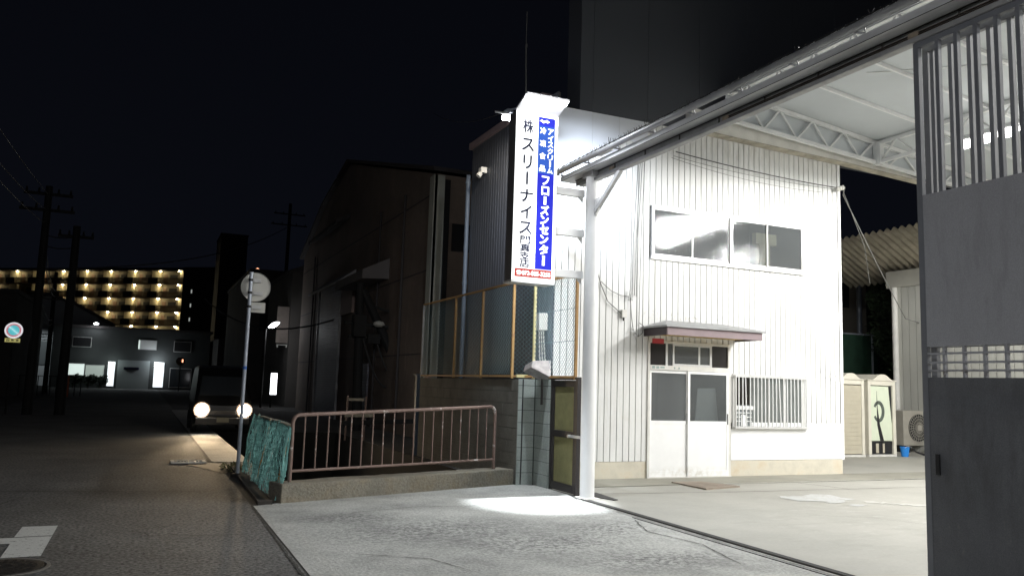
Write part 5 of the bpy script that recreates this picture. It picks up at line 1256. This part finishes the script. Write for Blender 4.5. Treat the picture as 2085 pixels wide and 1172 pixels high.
ww = thing('warehouse_wall', 'pale ribbed warehouse side with a corrugated lean-to roof at the back right', 'building', (21.16, 15, 0))
s = MB(); yb = 18.0
while yb > -8:
    s.box(21.16, 21.19, yb - .235, yb - .012, 0.0, 4.98); yb -= .25
s.build('wall', mat("warehouse siding", (.46, .46, .42), .7, var=.15, vscale=1.5, stretch=(1, 1, .2)), ww)
s = MB(); s.box(21.195, 21.3, -8, 18.0, 0, 5.0); s.build('backing_wall', M_groove, ww)
s = MB(); s.box(21.1, 21.35, -8, 18.25, 4.985, 5.5); s.build('header_beam', mat("cream beam", (.52, .51, .45), .7, var=.1, vscale=2), ww)
s = MB(); s.cyl((21.08, 17.93, 0), (21.08, 17.93, 4.98), .09, n=12); s.build('downpipe', M_whiteoff, ww, smooth=True)
s = MB(); vs = []; fs = []; n = int(28 / .032)
for i in range(n + 1):
    yb = 20.4 - i * .032; dz = .045 * math.sin(2 * math.pi * (yb / .256)); vs += [(19.7, yb, 6.50 + dz), (21.9, yb, 5.30 + dz + (.0))]
for i in range(n): fs.append((2 * i, 2 * i + 1, 2 * i + 3, 2 * i + 2))
s.add(vs, fs); o = s.build('lean_to_roof', mat("old corrugated sheet", (.42, .38, .30), .8, var=.35, vscale=2.5), ww, smooth=True)
md = o.modifiers.new('t', 'SOLIDIFY'); md.thickness = .015
# boxes stacked along the far wall, seen through the lattice
hs = thing('beige_house', 'beige two-storey house wall with a small window behind the toilets', 'building', (27, 24, 0))
s = MB(); s.box(20, 26.6, 24, 30, 0, 7.0); s.build('wall', M_beige, hs)
s = MB(); s.box(24.8, 25.6, 23.94, 23.99, 5.1, 6.1); s.build('window', M_glass, hs)
s = MB(); s.cyl((26.1, 23.9, 0), (26.1, 23.9, 7), .1, n=10); s.build('downpipe', M_pole, hs)
s = MB(); s.box(26.6, 33, 25, 30, 0, 8.0); s.build('rear_wall', M_darkwall, hs)
s = MB(); s.prism([(19.8, 7.0), (33.2, 8.2), (33.2, 8.4), (19.8, 7.2)], 'y', 23.6, 30.2); s.build('roof', M_brownroof, hs)
gf = thing('net_screen', 'dark green mesh screen hung behind the portable toilets', 'screen', (24, 21.8, 0))
s = MB(); vs = []
s.box(21.0, 24.0, 21.2, 21.23, .0, 3.75); s.build('screen', M_darkgreen, gf)
s = MB(); s.cyl((23.7, 21.15, 0), (23.7, 21.15, 3.9), .04, n=8); s.bar((21.0, 21.15, 3.78), (24.2, 21.15, 3.78), .04, .04); s.build('post', M_pole, gf)
vt = thing('shrub', 'dark overgrown shrub filling the gap beside the warehouse wall', 'shrub', (24.4, 21.5, 0))
leafclump('foliage', [((23.7, 20.2, 3.9), (1.0, .8, 1.3)), ((23.8, 20.0, 2.2), (.9, .7, 1.2)), ((23.3, 20.2, 5.0), (.7, .6, .7)), ((24.2, 20.2, 1.0), (.7, .6, 1.0)), ((23.1, 19.9, 3.4), (.5, .5, .6))], 5200, .16, M_leaf, vt, 5)
MB().cyl((23.7, 20.1, 0), (23.7, 20.1, 3.6), .12, .06, n=8).build('stem', M_bark, vt)
for i in range(5):
    a_ = i * 1.26; MB().cyl((23.7, 20.1, 2.2 + .2 * i), (23.7 + .8 * math.cos(a_), 20.1 + .5 * math.sin(a_), 3.5 + .35 * i), .04, .015, n=6).build('branch', M_bark, vt)

for o in bpy.data.objects:
    for k in ('_w', '_local'):
        if k in o: del o[k]
